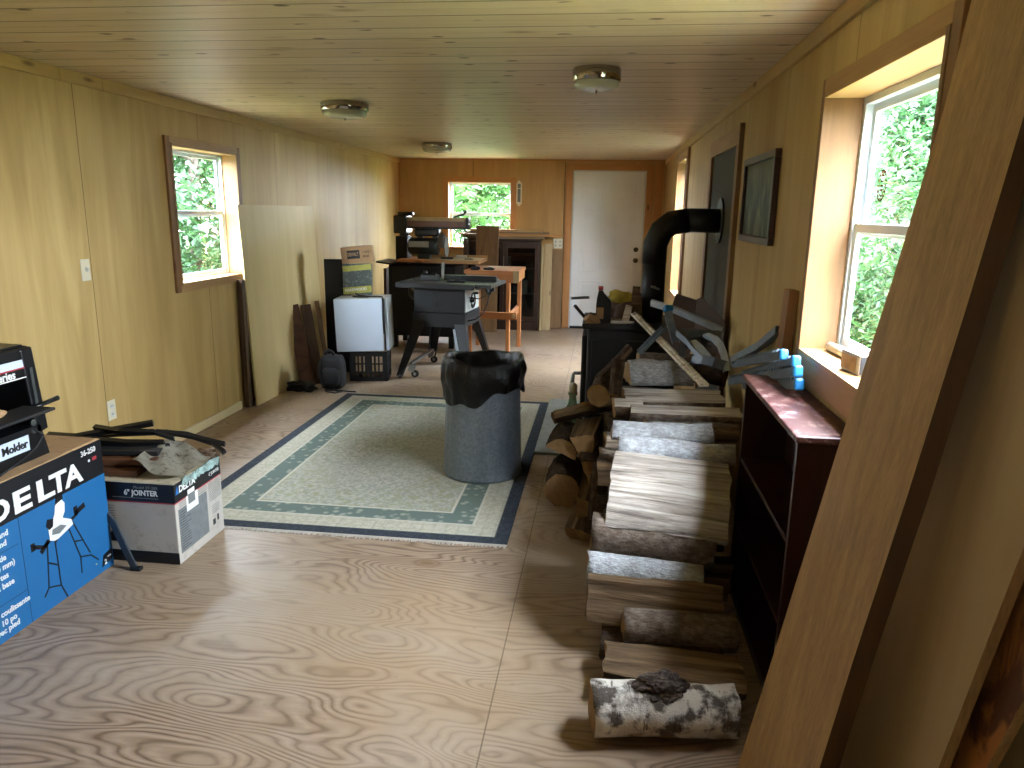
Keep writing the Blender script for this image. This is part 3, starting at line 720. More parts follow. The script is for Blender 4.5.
# bag: inside, over the rim, hanging down unevenly outside
mb = MB(); n = 120; lev = []
def hem(a):   # how far the bag hangs down, by angle
    return .185-.055*math.cos(a+.3)+.022*math.sin(3*a+.6)+.03+.014*math.sin(7*a)
stations = [(-.0, .30), (.0, .12), (.0, .03), (.0, 0), (.2, 0), (.4, 0), (.6, 0), (.8, 0), (1, 0)]
for j in range(16):
    ring = []
    for k in range(n):
        a = 2*PI*k/n; w = noise.noise(Vector((math.cos(a)*3.1, math.sin(a)*3.1, j*.28)))*.012+math.sin(a*19+j*.35)*.0022+math.sin(a*11-j*.5)*.003
        if j < 5:      # inside
            r_ = .192-.004*j+w; z = .50+.045*j + (0 if j else 0)
            r_ = .17+.008*j+w
        elif j < 8:    # rim roll
            q = (j-5)/2; r_ = .205+.03*q+w*.5; z = .728+.012*math.sin(q*PI)-.004*q+.012*math.sin(a*2+1)+.006*math.sin(5*a)
        else:
            q = (j-7)/8; r_ = .236+.012*math.sin(q*PI)-.006*q+w*1.2+abs(w)*.4; z = .725-(.02+hem(a))*q+.004*math.sin(9*a)*q
        ring.append(mb.b.verts.new((cx+r_*math.cos(a), cy+r_*math.sin(a), zb+z)))
    lev.append(ring)
for a, b in zip(lev, lev[1:]):
    for k in range(n): f = mb.b.faces.new((a[k], a[(k+1) % n], b[(k+1) % n], b[k])); f.smooth = True
f = mb.b.faces.new(lev[0][::-1])
t.scale = (1, 1, .96)
part('bag_liner', mb, 'bag', t, label='black plastic bag folded over the rim')

# ================================================================= boards leaning at right
def leaning(name, pts_l, pts_r, thick, mats, label, cat='board', n=(1, 0, 0)):
    """board whose face follows two edge polylines (left, right, bottom to top); thickness goes toward the wall (+x)"""
    mb = MB(); k = len(pts_l); A = []
    for p, q in zip(pts_l, pts_r):
        p, q = Vector(p), Vector(q); d = Vector((thick, 0, -thick*.14))
        A.append([mb.b.verts.new(v) for v in (p, q, q+d, p+d)])
    for a, b in zip(A, A[1:]):
        for j in range(4):
            f = mb.b.faces.new((a[j], a[(j+1) % 4], b[(j+1) % 4], b[j])); f.material_index = 0 if j in (0, 2) else 1
    mb.b.faces.new(A[0][::-1]).material_index = 1; mb.b.faces.new(A[-1]).material_index = 1
    z0 = min(v.co.z for v in mb.b.verts)
    return single(name, mb, mats, label, cat, (pts_l[0][0], (pts_l[0][1]+pts_r[0][1])/2, z0))
LN = lambda z, x0=3.19, x1=3.488: x0+(x1-x0)*z/2.1
zz = [0, .35, .7, 1.05, 1.4, 1.75, 2.1]
yl = [1.83, 1.795, 1.765, 1.735, 1.695, 1.675, 1.70]; yr = [1.37, 1.37, 1.365, 1.35, 1.345, 1.35, 1.37]
leaning('leaning_plank', [(LN(z), y, z) for z, y in zip(zz, yl)], [(LN(z), y, z) for z, y in zip(zz, yr)], .036, ['fir_z', 'fir_edge_shade'], 'wide pale fir plank leaning on the right wall, nearest the camera and the bookcase', 'plank')
x0, x1 = 3.36, 3.505
leaning('plywood_sheet', [(LN(z, x0, x1), 1.62-.0*z, z) for z in (0, 1.0, 2.0)], [(LN(z, x0, x1), 1.31-.155*z, z) for z in (0, 1.0, 2.0)], .018, ['plyB', 'fir_z'], 'smooth tan plywood strip leaning behind the wide fir plank', 'plywood')
x0, x1 = 3.425, 3.507
leaning('flame_grain_plywood', [(LN(z, x0, x1), 1.60, z) for z in (0, .7, 1.4)], [(LN(z, x0, x1), 1.36-.3*z, z) for z in (0, .7, 1.4)], .016, ['plyC', 'fir_z'], 'dark orange flame-grained plywood at the lower right corner', 'plywood')
struct('baseboard_right', MB().bb((W-.015, Y0, 0), (W, 1.0, .06), bev=.003), 'base')

# ================================================================= bookcase under the right window
bx0, bx1, by0, by1, bh = 3.348, 3.524, 2.125, 2.945, .930
t = thing('bookcase', 'dark mahogany stained low bookcase with dusty top under the near right window', 'bookcase', ((bx0+bx1)/2, (by0+by1)/2, 0))
part('top_board', MB().bb((bx0-.010, by0-.015, bh-.02), (bx1, by1+.015, bh), .004), 'mahogtop', t, label='dusty reddish top board')
for a, b in ((by0, by0+.02), (by1-.02, by1)): part('side_panel', MB().bb((bx0, a, 0), (bx1, b, bh-.02), .002), 'mahog', t)
part('back_panel', MB().bb((bx1-.006, by0+.02, .06), (bx1, by1-.02, bh-.02)), 'mahog', t)
for z in (.06, .33, .60): part('shelf', MB().bb((bx0+.004, by0+.02, z-.018), (bx1-.006, by1-.02, z), .002), 'mahog', t)
part('plinth', MB().bb((bx0+.012, by0+.02, 0), (bx0+.028, by1-.02, .042)), 'mahog', t)

# things on the near right window sill
t = thing('small_carton', 'small cream and dark carton on the near right window sill', 'box', (3.59, 2.30, 1.066))
mb = MB().box((3.578, 2.40, 1.098), (.055, .13, .062), (0, 0, .12), .002); part('carton_body', mb, 'cardwht', t)
o = part('printed_side', MB().box((3.5495, 2.404, 1.096), (.002, .10, .046), (0, 0, .12)), 'kraft', t, label='brown printed side')
part('printed_end', MB().box((3.586, 2.3345, 1.098), (.05, .002, .056), (0, 0, .12)), 'inkblk', t, label='black end with white characters')
for a, b in ((.004, .016), (-.012, .010)): part('end_print', MB().box((3.588+a, 2.3332, 1.098+b*.6), (.012, .001, .016), (0, 0, .12)), 'ink', t)
mb = MB(); mb.cyl((3.60, 2.78, 1.082), (3.62, 2.49, 1.082), .0165, n=20); single('paper_roll', mb, 'cardwht', 'small white rolled tube lying along the near right window sill', 'roll', (3.61, 2.6, 1.066))
t = thing('window_sticker', 'round lattice sticker on the upper glass of the near right window', 'sticker', (W+.140, 2.655, 1.64))
mb = MB()
def ringpoly(a, b, c, d, n=28):
    for k in range(n):
        u, v = 2*PI*k/n, 2*PI*(k+1)/n
        P = [(W+.1405, 2.655+a*math.cos(u), 1.64+b*math.sin(u)), (W+.1405, 2.655+a*math.cos(v), 1.64+b*math.sin(v)), (W+.1405, 2.655+c*math.cos(v), 1.64+d*math.sin(v)), (W+.1405, 2.655+c*math.cos(u), 1.64+d*math.sin(u))]
        mb.b.faces.new([mb.b.verts.new(p) for p in P])
ringpoly(.042, .052, .036, .046); ringpoly(.028, .036, .022, .030)
for k in range(14): a = 2*PI*k/14; mb.box((W+.1405, 2.655+.034*math.cos(a), 1.64+.042*math.sin(a)), (.001, .007, .007), (a, 0, 0))
for z in (-.014, 0, .014): mb.box((W+.1405, 2.655, 1.64+z), (.001, .026, .006))
for v in mb.b.verts: v.co.x += .0015
part('printed_lattice', mb, 'stick', t)

# ================================================================= firewood
def log_mesh(name, L, r, kind, seed, mats, bend=0.0, burl=False):
    """axis x. kind: round, half, wedge, slab. mats = (bark, split face, end)"""
    rr = random.Random(seed); prof = []     # (y, z, is_bark_segment)
    if kind == 'round':
        for k in range(20): a = 2*PI*k/20; prof.append((r*math.cos(a), r*math.sin(a)*rr.uniform(.93, 1.04), 0))
    elif kind == 'half':
        for k in range(13): a = PI*k/12; prof.append((r*math.cos(a), r*math.sin(a), 0))
        for k in range(1, 7): prof.append((-r+2*r*k/7, rr.uniform(-.05, .05)*r, 1))
    elif kind == 'flat':    # split face up
        for k in range(13): a = PI+PI*k/12; prof.append((r*math.cos(a), r*.85*math.sin(a), 0))
        for k in range(1, 9): prof.append((r-2*r*k/9, rr.uniform(-.06, .08)*r+r*.12*math.sin(PI*k/9), 1))
    elif kind == 'wedge':
        for k in range(8): a = PI*.18+PI*.5*k/7; prof.append((r*1.3*math.cos(a)-.1*r, r*1.3*math.sin(a)-r*.4, 0))
        A = prof[-1]; B = (-.2*r, -r*.75)
        for k in range(1, 6): prof.append((A[0]+(B[0]-A[0])*k/5, A[1]+(B[1]-A[1])*k/5+rr.uniform(-.04, .04)*r, 1))
        C = prof[0]
        for k in range(1, 6): prof.append((B[0]+(C[0]-B[0])*k/6, B[1]+(C[1]-B[1])*k/6+rr.uniform(-.05, .05)*r, 1))
    elif kind == 'slab':
        w, h = r*1.35, r*.42
        for k in range(9): prof.append((-w+2*w*k/8, h+rr.uniform(-.1, .12)*h+.3*h*math.sin(PI*k/8), 1))
        prof.append((w*.98, 0, 1)); prof.append((w*.9, -h*.8, 0))
        for k in range(1, 8): prof.append((w*.9-1.8*w*k/8, -h-.25*h*math.sin(PI*k/8), 0))
        prof.append((-w*.9, -h*.8, 0)); prof.append((-w, 0, 1))
    n = len(prof); nr = 15; mb = MB(); rings = []
    sd = Vector((seed*1.7, seed*.9, seed*.37)); tp = rr.uniform(-.08, .08)
    for i in range(nr):
        t_ = i/(nr-1); x = -L/2+L*t_; ring = []
        for j, (y, z, q) in enumerate(prof):
            nn = noise.noise(Vector((x*5, y*9, z*9))+sd); n2 = noise.noise(Vector((x*22, y*35, z*35))+sd*2)
            s_ = 1+.17*nn+.06*n2+tp*(t_-.5)
            xx = x
            if i in (0, nr-1): xx += (noise.noise(Vector((y*18, z*18, i))+sd))*.012
            ring.append(mb.b.verts.new((xx, y*s_, z*s_+bend*math.sin(PI*t_))))
        rings.append(ring)
    for i in range(nr-1):
        for j in range(n):
            f = mb.b.faces.new((rings[i][j], rings[i][(j+1) % n], rings[i+1][(j+1) % n], rings[i+1][j]))
            q = prof[(j+1) % n][2] or prof[j][2] if kind != 'round' else 0
            f.material_index = 1 if (prof[j][2] and prof[(j+1) % n][2]) or (kind not in ('round',) and (prof[j][2] != prof[(j+1) % n][2])) else 0
            f.smooth = kind in ('round',) or f.material_index == 0
    for ring, flip in ((rings[0], 1), (rings[-1], 0)):
        cxm = sum((v.co for v in ring), Vector())/n; cxm.x += R.uniform(-.004, .004); c = mb.b.verts.new(cxm)
        for j in range(n):
            f = mb.b.faces.new((ring[j], ring[(j+1) % n], c)); f.material_index = 2
    if burl:      # knobbly burl grown out of the bark
        q = bmesh.ops.create_icosphere(mb.b, subdivisions=4, radius=1)['verts']
        for v in q:
            c = v.co.copy(); k = 1+.35*noise.noise(c*2.2+sd)+.22*noise.noise(c*6+sd)+.12*noise.noise(c*14)
            v.co = Vector((-.015+c.x*.075*k, r*.42+c.y*.05*k, r*.78+c.z*.042*k))
        for f in {f for v in q for f in v.link_faces}: f.material_index = 3
    return mb.mesh(name, list(mats)+(['barkburl'] if burl else []))
BK = {'birch': ('birch', 'split', 'end'), 'grey': ('bark', 'split', 'end'), 'lichen': ('barkgr', 'splitg', 'end'), 'dark': ('barkdk', 'splitdk', 'enddk'), 'pale': ('bark', 'splitg', 'end'), 'aged': ('barkdk', 'splitdk', 'end'), 'slabw': ('barkdk', 'splitw', 'end'), 'chunk': ('barkdk', 'splitdk', 'end')}
def log(x, y, z, L, r, kind, bark, roll, rz, label, ry=0.0, seed=None, group='firewood logs in the woodpile', bend=0, burl=False, name='firewood_log'):
    seed = seed or R.randint(1, 999)
    o = obj(name, log_mesh(name, L, r, kind, seed, BK[bark], bend, burl)); o.location = (x, y, z)
    o.rotation_euler = (Matrix.Rotation(rz, 3, 'Z') @ Matrix.Rotation(ry, 3, 'Y') @ Matrix.Rotation(roll, 3, 'X')).to_euler()
    return tag(o, label, 'firewood', group)
# front and top, one by one (front = toward the camera)
log(3.01, 2.02, .082, .43, .078, 'round', 'birch', .5, .12, 'white birch log with a dark burl, on the floor before the woodpile', seed=11, burl=True)
log(3.055, 2.20, .115, .44, .082, 'flat', 'aged', .12, -.02, 'flat-split dark log just behind the white birch log', ry=.04, seed=12)
log(3.085, 2.355, .155, .38, .062, 'round', 'grey', .2, .03, 'short grey-barked round log behind the first flat-split log', seed=13, ry=.02)
log(3.00, 2.43, .20, .47, .088, 'half', 'dark', -2.0, -.05, 'long split log with pale bark edge over brown split wood, low at the front', seed=14, ry=.03)
log(2.97, 2.55, .255, .42, .062, 'round', 'lichen', .3, -.03, 'smooth bluish-grey round log below the biggest split slab', seed=15, ry=.05)
log(3.0, 2.63, .345, .45, .082, 'round', 'grey', .1, -.06, 'thick dull-barked round log directly under the biggest split slab', seed=16, ry=.04)
log(3.05, 2.665, .452, .44, .076, 'slab', 'slabw', .70, -.10, 'biggest split slab with bright weathered face, tilted toward the camera', seed=17, ry=.05)
log(3.07, 2.83, .555, .45, .09, 'flat', 'slabw', .40, -.09, 'split log with a rough bark strip right behind the biggest slab', seed=18, ry=.03)
log(3.11, 3.06, .545, .48, .065, 'half', 'lichen', .1, .0, 'pale grey-barked half log fourth down from the white split log', seed=19)
log(3.06, 3.22, .57, .43, .072, 'half', 'lichen', -.1, .03, 'speckled silvery-barked log in front of the wide white split log', seed=20)
log(3.21, 3.38, .555, .42, .06, 'wedge', 'pale', .4, .05, 'thin orange-tinted split stick between the silvery log and the wide white one', seed=21)
log(3.2, 3.60, .60, .52, .125, 'flat', 'pale', -.12, .0, 'wide white split log, broadest on top of the woodpile', seed=22)
log(3.16, 3.84, .62, .50, .10, 'flat', 'pale', .1, .1, 'white split log right behind the broadest one', seed=23)
log(2.93, 3.72, .60, .14, .085, 'flat', 'pale', 0, .05, 'short white offcut at the left end of the broadest log', seed=24)
log(3.10, 4.08, .635, .34, .12, 'half', 'lichen', -.05, .12, 'pale bluish snow-grey barked half log near the metal channels', seed=25)
log(3.22, 4.33, .65, .44, .10, 'half', 'pale', .2, .1, 'rough-barked log under the long wooden strip', seed=26)
log(3.12, 4.56, .62, .42, .09, 'flat', 'pale', .1, 0, 'topmost log at the stove end of the woodpile', seed=27)
log(3.37, 4.28, .66, .24, .07, 'round', 'dark', .1, -.4, 'dark round log under the metal bracket heap', seed=28)
# courses beneath
nth = ['first', 'second', 'third', 'fourth', 'fifth', 'sixth', 'seventh', 'eighth', 'ninth', 'tenth', 'eleventh', 'twelfth', 'thirteenth', 'fourteenth', 'fifteenth', 'sixteenth', 'seventeenth', 'eighteenth', 'nineteenth', 'twentieth']
kinds = ['wedge', 'half', 'round', 'wedge', 'flat', 'wedge', 'half', 'wedge']
for ci, (cn, z, ya, yb) in enumerate((('bottom', .066, 2.33, 4.72), ('second', .195, 2.60, 4.62), ('third', .325, 2.80, 4.66), ('fourth', .45, 3.05, 4.6))):
    y = ya; k = 0
    while y < yb:
        kd = kinds[(k*3+ci*5) % 8]; rr_ = R.uniform(.062, .072)
        log(3.06+R.uniform(-.05, .03), y, z+(-.0 if kd != 'half' else -.02), R.uniform(.38, .47), rr_, kd, R.choice(['dark', 'dark', 'grey']), R.uniform(-.6, .6) if kd != 'round' else 0, R.uniform(-.06, .06),
            f'{dict(wedge="wedge", half="half-round", round="round", flat="flat-split")[kd]} log, {nth[k]} from the front in the {cn} course of the woodpile', group=f'logs in the {cn} course of the woodpile')
        y += .142+R.uniform(-.008, .008); k += 1
# loose heap at the left side of the pile (ends toward the camera)
heap = [(2.615, 3.90, .105, 'round', 'chunk', 1.50, 'biggest dark round chunk on the floor at the left foot of the woodpile'),
        (2.60, 3.95, .295, 'half', 'chunk', 1.5, 'brown chunk on top of the biggest dark one, left of the woodpile'),
        (2.715, 3.90, .375, 'wedge', 'chunk', 1.45, 'pale-ended wedge under the tilted dark slab'),
        (2.725, 3.76, .245, 'half', 'chunk', 1.62, 'half-round billet end in the left face, mid height'),
        (2.74, 3.58, .155, 'wedge', 'chunk', 1.5, 'split wedge end low in the left face of the woodpile'),
        (2.735, 3.50, .055, 'flat', 'chunk', 1.4, 'flat chunk on the floor at the near left foot of the woodpile'),
        (2.75, 4.35, .08, 'round', 'dark', 1.5, 'round log on the floor between the bottle and the woodpile'),
        (2.73, 4.30, .24, 'flat', 'dark', 1.35, 'flat-split log above the floor log near the bottle'),
        (2.80, 4.02, .60, 'round', 'chunk', 1.45, 'orange-brown round billet end at the left of the white offcut')]
for i, (x, y, z, kd, bk, rz, lb) in enumerate(heap):
    log(x, y, z, .30, [.098, .08, .085, .08, .072, .07, .078, .075, .062][i], kd, bk, [.3, .4, 2.2, 1.2, 2.8, .2, 0, .1, .5][i], rz, lb, ry=-.06, group='loose firewood left of the woodpile', seed=60+i)
log(2.70, 4.0, .475, .34, .06, 'slab', 'dark', -.5, .25, 'thin dark slab tilted across the top of the loose heap', ry=-.22, seed=81, group='loose firewood left of the woodpile')
log(2.87, 3.86, .70, .20, .035, 'wedge', 'chunk', .4, 1.35, 'upright splinter standing between the white offcut and the broadest log', ry=-1.2, seed=82, group='loose firewood left of the woodpile')
log(2.86, 4.10, .72, .26, .032, 'wedge', 'dark', .2, .5, 'narrow dark split stick propped beside the snow-grey log', ry=-.75, seed=83, group='loose firewood left of the woodpile')
log(2.775, 3.36, .20, .26, .045, 'wedge', 'chunk', .9, 1.45, 'splinter chunk leaning upright at the near left face of the pile', ry=-1.25, seed=84, group='loose firewood left of the woodpile')
log(2.80, 3.22, .30, .26, .04, 'wedge', 'chunk', .3, 1.5, 'pale splinter leaning upright nearest the big slab', ry=-1.1, seed=85, group='loose firewood left of the woodpile')

# ================================================================= wood stove and pipe
t = thing('wood_stove', 'black cast iron wood stove behind the woodpile', 'stove', (2.96, 5.12, 0))
mb = MB().bb((2.69, 4.86, .17), (3.27, 5.38, .80), .02); mb.bb((2.72, 4.84, .24), (3.24, 4.87, .73), .006); part('firebox', mb, 'iron', t)
part('top_plate', MB().bb((2.655, 4.83, .80), (3.30, 5.41, .835), .008), 'iron', t)
part('base_plate', MB().bb((2.66, 4.84, .14), (3.29, 5.40, .17), .006), 'iron', t)
for a in (2.72, 3.22):
    for b in (4.90, 5.34): part('leg', MB().cyl((a, b, 0), (a, b, .15), .022, .035, 12), 'iron', t)
d = part('stove_door', MB().bb((2.655, 4.93, .26), (2.692, 5.31, .74), .01), 'iron', t)
mb = MB(); mb.cyl((2.655, 4.96, .48), (2.605, 4.96, .48), .012, n=10); mb.tube([(2.607, 4.96, .48), (2.60, 4.95, .43), (2.60, 4.94, .37)], [.012, .014, .012], 8); part('door_handle', mb, 'steel', d)
part('hinge', MB().cyl((2.665, 5.32, .3), (2.665, 5.32, .64), .012, n=10), 'iron', t)
mb = MB(); mb.cyl((2.655, 5.12, .2), (2.62, 5.12, .2), .03, n=16); part('air_knob', mb, 'steel', t)
t = thing('stovepipe', 'thick black stovepipe rising from the stove and elbowing into the right wall', 'stovepipe', (3.11, 5.08, .8355))
r = .077; mb = MB(); mb.cyl((3.11, 5.08, .8355), (3.11, 5.08, 1.25), r, n=32); part('vertical_pipe', mb, 'stovepipe', t)
mb = MB(); pts = [(3.11, 5.08, 1.25), (3.125, 5.08, 1.34), (3.175, 5.08, 1.425), (3.25, 5.08, 1.485), (3.33, 5.08, 1.495)]
pts = [(3.11, 5.08, 1.22), (3.11, 5.08, 1.345), (3.145, 5.08, 1.43), (3.205, 5.08, 1.48), (3.31, 5.08, 1.50)]
mb.tube(pts, r*1.03, 32); part('elbow', mb, 'stovepipe', t)
mb = MB(); mb.cyl((3.30, 5.08, 1.50), (W-.004, 5.08, 1.50), r, n=32); part('horizontal_pipe', mb, 'stovepipe', t)
mb = MB(); mb.cyl((W-.02, 5.08, 1.50), (W-.009, 5.08, 1.50), .145, n=40); part('wall_flange', mb, 'stovepipe', t)
mb = MB(); mb.cyl((3.115, 5.01, 1.07), (3.115, 4.985, 1.07), .008, n=8); mb.beam((3.09, 4.985, 1.075), (3.15, 4.985, 1.055), .008, .014); part('damper_handle', mb, 'steel', t)
single('hearth_board', MB().bb((2.38, 4.62, 0), (3.50, 6.05, .018), .003), 'hearth', 'grey cement hearth board on the floor under the stove', 'board', (2.9, 5.3, 0))
t = thing('glass_bottle', 'greenish glass bottle standing left of the woodpile by the stove', 'bottle', (2.615, 4.72, .018))
mb = MB().lathe([(.04, 0), (.068, .01), (.07, .16), (.06, .24), (.028, .31), (.022, .36), (.03, .37), (.03, .385), (.001, .386)], (2.615, 4.72, .018), 24); part('bottle_body', mb, 'bottle', t)
mb = MB().lathe([(.024, .38), (.028, .385), (.028, .43), (.02, .445), (.001, .446)], (2.615, 4.72, .018), 20); part('stopper', mb, 'label', t)

# on the stove top (z = .775)
zs_ = .8355
t = thing('oil_jug', 'black plastic oil jug with dark red cap standing on the stove', 'jug', (2.70, 4.93, zs_))
mb = MB(); jx = 2.79
mb.prism([(-.05*.85, 0), (.055*.85, 0), (.05, .02), (.05, .12), (.046, .16), (.036, .21), (.010, .21), (-.002, .19), (-.042, .15), (-.048, .13), (-.048, .02)], .062, Matrix.Translation((jx, 4.965, zs_)) @ Matrix.Rotation(PI/2, 4, 'X') @ Matrix.Scale(-1, 4, (1, 0, 0)))
part('jug_body', mb, 'jug', t)
part('cap', MB().cyl((jx-.023, 4.934, zs_+.21), (jx-.023, 4.934, zs_+.236), .016, n=16), 'inkred', t, label='dark red screw cap')
part('jug_label', MB().bb((jx-.045, 4.9015, zs_+.025), (jx+.0, 4.9032, zs_+.10)), 'kraft', t, label='brown and yellow paper label')
def lump(name, c, d, mat, label, cat, seed, rz=0, amp=.35, group=None):
    mb = MB(); bmesh.ops.create_icosphere(mb.b, subdivisions=4, radius=1)
    for v in mb.b.verts:
        n_ = noise.noise(v.co*1.6+Vector((seed, 0, 0)))*amp+noise.noise(v.co*5+Vector((seed, 3, 0)))*amp*.35; v.co *= 1+n_
        v.co = Vector((v.co.x*d[0], v.co.y*d[1], max(-.55, v.co.z)*d[2]))
    for f in mb.b.faces: f.smooth = True
    zmin = min(v.co.z for v in mb.b.verts)
    for v in mb.b.verts: v.co.z -= zmin
    o = obj(name, mb.mesh(name, mat)); o.location = c; o.rotation_euler = (0, 0, rz); return tag(o, label, cat, group)
single('wood_block', MB().box((2.92, 5.0, zs_+.014), (.26, .12, .028), (0, 0, .15), .003), 'splitdk', 'flat brown wood scrap on the stove under the gloves', 'wood scrap', (2.92, 5.0, zs_))
lump('work_glove', (2.91, 5.02, zs_+.027), (.105, .065, .08), 'glove', 'brown leather work gloves piled on the stove', 'gloves', 4, amp=.45)
lump('rag', (2.90, 5.03, zs_+.125), (.09, .06, .05), 'yellow', 'dull yellow cloth on top of the gloves on the stove', 'cloth', 9, amp=.4)
lump('paper_bag', (2.71, 4.99, zs_), (.035, .04, .035), 'glove', 'small crumpled brown bag beside the oil jug', 'bag', 14, amp=.5)
for i, (p, q, w, lb) in enumerate((((2.985, 4.95, zs_+.0), (3.0, 5.0, zs_+.235), .05, 'upright kindling stick at the right of the gloves'), ((3.03, 4.96, zs_), (3.01, 5.0, zs_+.19), .04, 'shorter upright kindling stick beside the stovepipe'),
        ((2.93, 4.90, zs_+.0), (2.955, 4.93, zs_+.115), .045, 'pale short kindling stub in front of the gloves'), ((2.84, 4.88, zs_+.012), (2.99, 4.865, zs_+.012), .03, 'kindling stick lying along the stove top edge'),
        ((2.60, 4.90, zs_+.11), (2.68, 4.95, zs_+.012), .022, 'dark stick poking past the stove at the left'))):
    single('kindling_stick', MB().beam(p, q, w, .018, bev=.003), ['splitdk', 'splitdk', 'split', 'splitg', 'black'][i], lb, 'kindling', p)
single('paint_brush', MB().beam((2.575, 4.95, zs_+.15), (2.69, 4.98, zs_+.155), .03, .016, bev=.004), 'inkgrey', 'grey-handled brush sticking out left of the oil jug', 'brush', (2.63, 4.96, zs_+.15))
lump('crumpled_paper', (2.715, 4.875, zs_), (.05, .025, .035), 'kraft', 'crumpled brown paper at the left front edge of the stove', 'paper', 21, amp=.5)

# long wooden strip from stove to pile
mb = MB().beam((2.99, 4.90, .90), (3.285, 3.60, .735), .045, .016, bev=.002); mb.beam((2.99, 4.90, .909), (3.285, 3.60, .744), .012, .012)
single('wooden_strip', mb, 'split', 'long narrow grooved wooden strip leaning from the stove down onto the woodpile', 'strip', (3.14, 4.2, .8))

# ================================================================= metal channels and brackets
def channel(name, pts, w, t, label, mat='zinc', side=(0, 0, 1), cap=None, group='metal channels on the woodpile'):
    p0 = Vector(pts[0]); r_ = thing(name, label, 'metal bracket', p0, group=group)
    mb = MB(); sd = Vector(side).normalized(); mb.ribbon(pts, w, .004, side)
    P = [Vector(p) for p in pts]
    off = []
    for i, p in enumerate(P):
        tg = (P[min(i+1, len(P)-1)]-P[max(i-1, 0)]).normalized(); off.append(sd.cross(tg).normalized()*t/2)
    for s_ in (-1, 1):
        q = [p+sd*s_*w/2+o_ for p, o_ in zip(P, off)]
        mb.ribbon(q, .004, t, side)
    part('channel_body', mb, mat, r_)
    if cap is not None:
        q = Vector(pts[cap]); u = (q-Vector(pts[1 if cap == 0 else -2])).normalized()
        part('plastic_cap', MB().beam(q-u*.006, q+u*.026, w*1.25, t*1.5, bev=.006), 'bluecap', r_, label='bright blue plastic end cap')
    return r_
channel('metal_channel', [(3.064, 4.50, 1.02), (3.20, 4.42, .99), (3.33, 4.34, .945), (3.454, 4.27, .90)], .034, .02, 'long pale zinc channel slanting across the top of the bracket heap', side=(0, -.3, 1))
channel('metal_channel', [(3.156, 4.34, 1.0), (3.165, 4.31, .95), (3.185, 4.27, .89), (3.20, 4.23, .84)], .04, .03, 'upright channel with a blue cap, left in the bracket heap', side=(1, 0, .2), mat='zincdk', cap=0)
channel('metal_channel', [(3.218, 4.30, .88), (3.45, 4.26, .878)], .035, .02, 'level dull channel beneath the long slanting one', side=(0, -.3, 1), mat='zincdk')
channel('metal_bracket', [(3.35, 4.16, .90), (3.385, 4.08, .895), (3.405, 4.0, .875), (3.415, 3.93, .84), (3.422, 3.88, .80), (3.424, 3.85, .76)], .032, .02, 'curved zinc bracket bending down at the right of the heap', side=(1, 0, .35))
channel('metal_bracket', [(3.27, 4.10, .87), (3.30, 4.03, .85), (3.33, 3.95, .82), (3.345, 3.9, .80)], .04, .02, 'short pale bracket left of the curved one', side=(1, 0, .3), mat='zinc')
channel('metal_channel', [(3.0, 4.17, .775), (3.07, 4.28, .83), (3.15, 4.42, .885)], .03, .02, 'grey channel leaning off the heap toward the stove', side=(1, -.6, 0), mat='zincdk')
for i, pts in enumerate(([(3.19, 4.16, .90), (3.24, 4.08, .865), (3.27, 4.02, .83), (3.31, 3.93, .80), (3.36, 3.9, .785)], [(3.26, 3.98, .785), (3.31, 3.92, .80), (3.36, 3.87, .80), (3.41, 3.84, .79)], [(3.22, 4.0, .77), (3.235, 4.08, .83), (3.27, 4.14, .86), (3.33, 4.16, .865), (3.36, 4.12, .85)])):
    channel('steel_bracket', pts, [.035, .045, .03][i], .03, ['wide dark bent bracket in the middle of the bracket heap', 'broad dark bracket low at the front of the bracket heap', 'narrow hooked dark bracket at the left of the bracket heap'][i], mat='steeldk', side=[(0, .6, 1), (.3, .2, 1), (0, 0, 1)][i])
for i, (p, q) in enumerate((((3.42, 3.66, .83), (3.475, 2.93, 1.018)), ((3.455, 3.60, .785), (3.490, 2.80, 1.018)), ((3.40, 3.60, .76), (3.488, 2.755, .990)), ((3.44, 3.45, .775), (3.488, 2.72, .950)))):
    q = tuple(c0_+(a_-c0_)*.955 for a_, c0_ in zip(q, (2.774, 0, 1.5386)))
    r_ = thing('serrated_rail', ['uppermost serrated steel rail with blue cap by the window casing', 'second serrated rail down, blue cap nearest the wall', 'third serrated rail down, blue cap above the bookcase', 'lowest serrated rail with blue cap, on the bookcase end'][i], 'metal rail', p, group='blue-capped rails')
    a, b = Vector(p), Vector(q); mb = MB(); mb.beam(a, b, .012, .032); u = (b-a)
    for k in range(26): c = a+u*(.05+.9*k/26); mb.box(c+Vector((0, 0, .020)), (.014, .016, .012))
    part('rail_body', mb, 'zincdk', r_)
    part('plastic_cap', MB().beam(b-u*.012, b+u*.022, .032, .042, bev=.008), 'bluecap', r_, label='bright blue plastic end cap')
channel('angle_iron', [(3.40, 3.62, .86), (3.47, 3.40, .97), (3.51, 3.24, 1.07)], .03, .03, 'grey angle iron leaning up against the wall beside the short stud', side=(0, .3, 1), mat='zincdk')
single('wood_stud', MB().box((3.503, 3.03, 1.09), (.038, .09, .335), (0, .03, 0), .003), 'pine_z', 'short pine stud leaning on the right wall beside the window casing', 'stud', (3.46, 3.03, .915))
mb = MB(); Mx = Matrix(((.78, 0, .62, 3.335), (-.62, 0, .78, 4.55), (0, 1, 0, .66), (0, 0, 0, 1)))
mb.prism([(0, 0), (.20, 0), (.20, .27), (.03, .40), (0, .385)], .012, Mx); single('brown_panel', mb, 'brownpanel', 'brown clipped-corner panel standing behind the metal brackets', 'panel', (3.4, 4.5, .66))
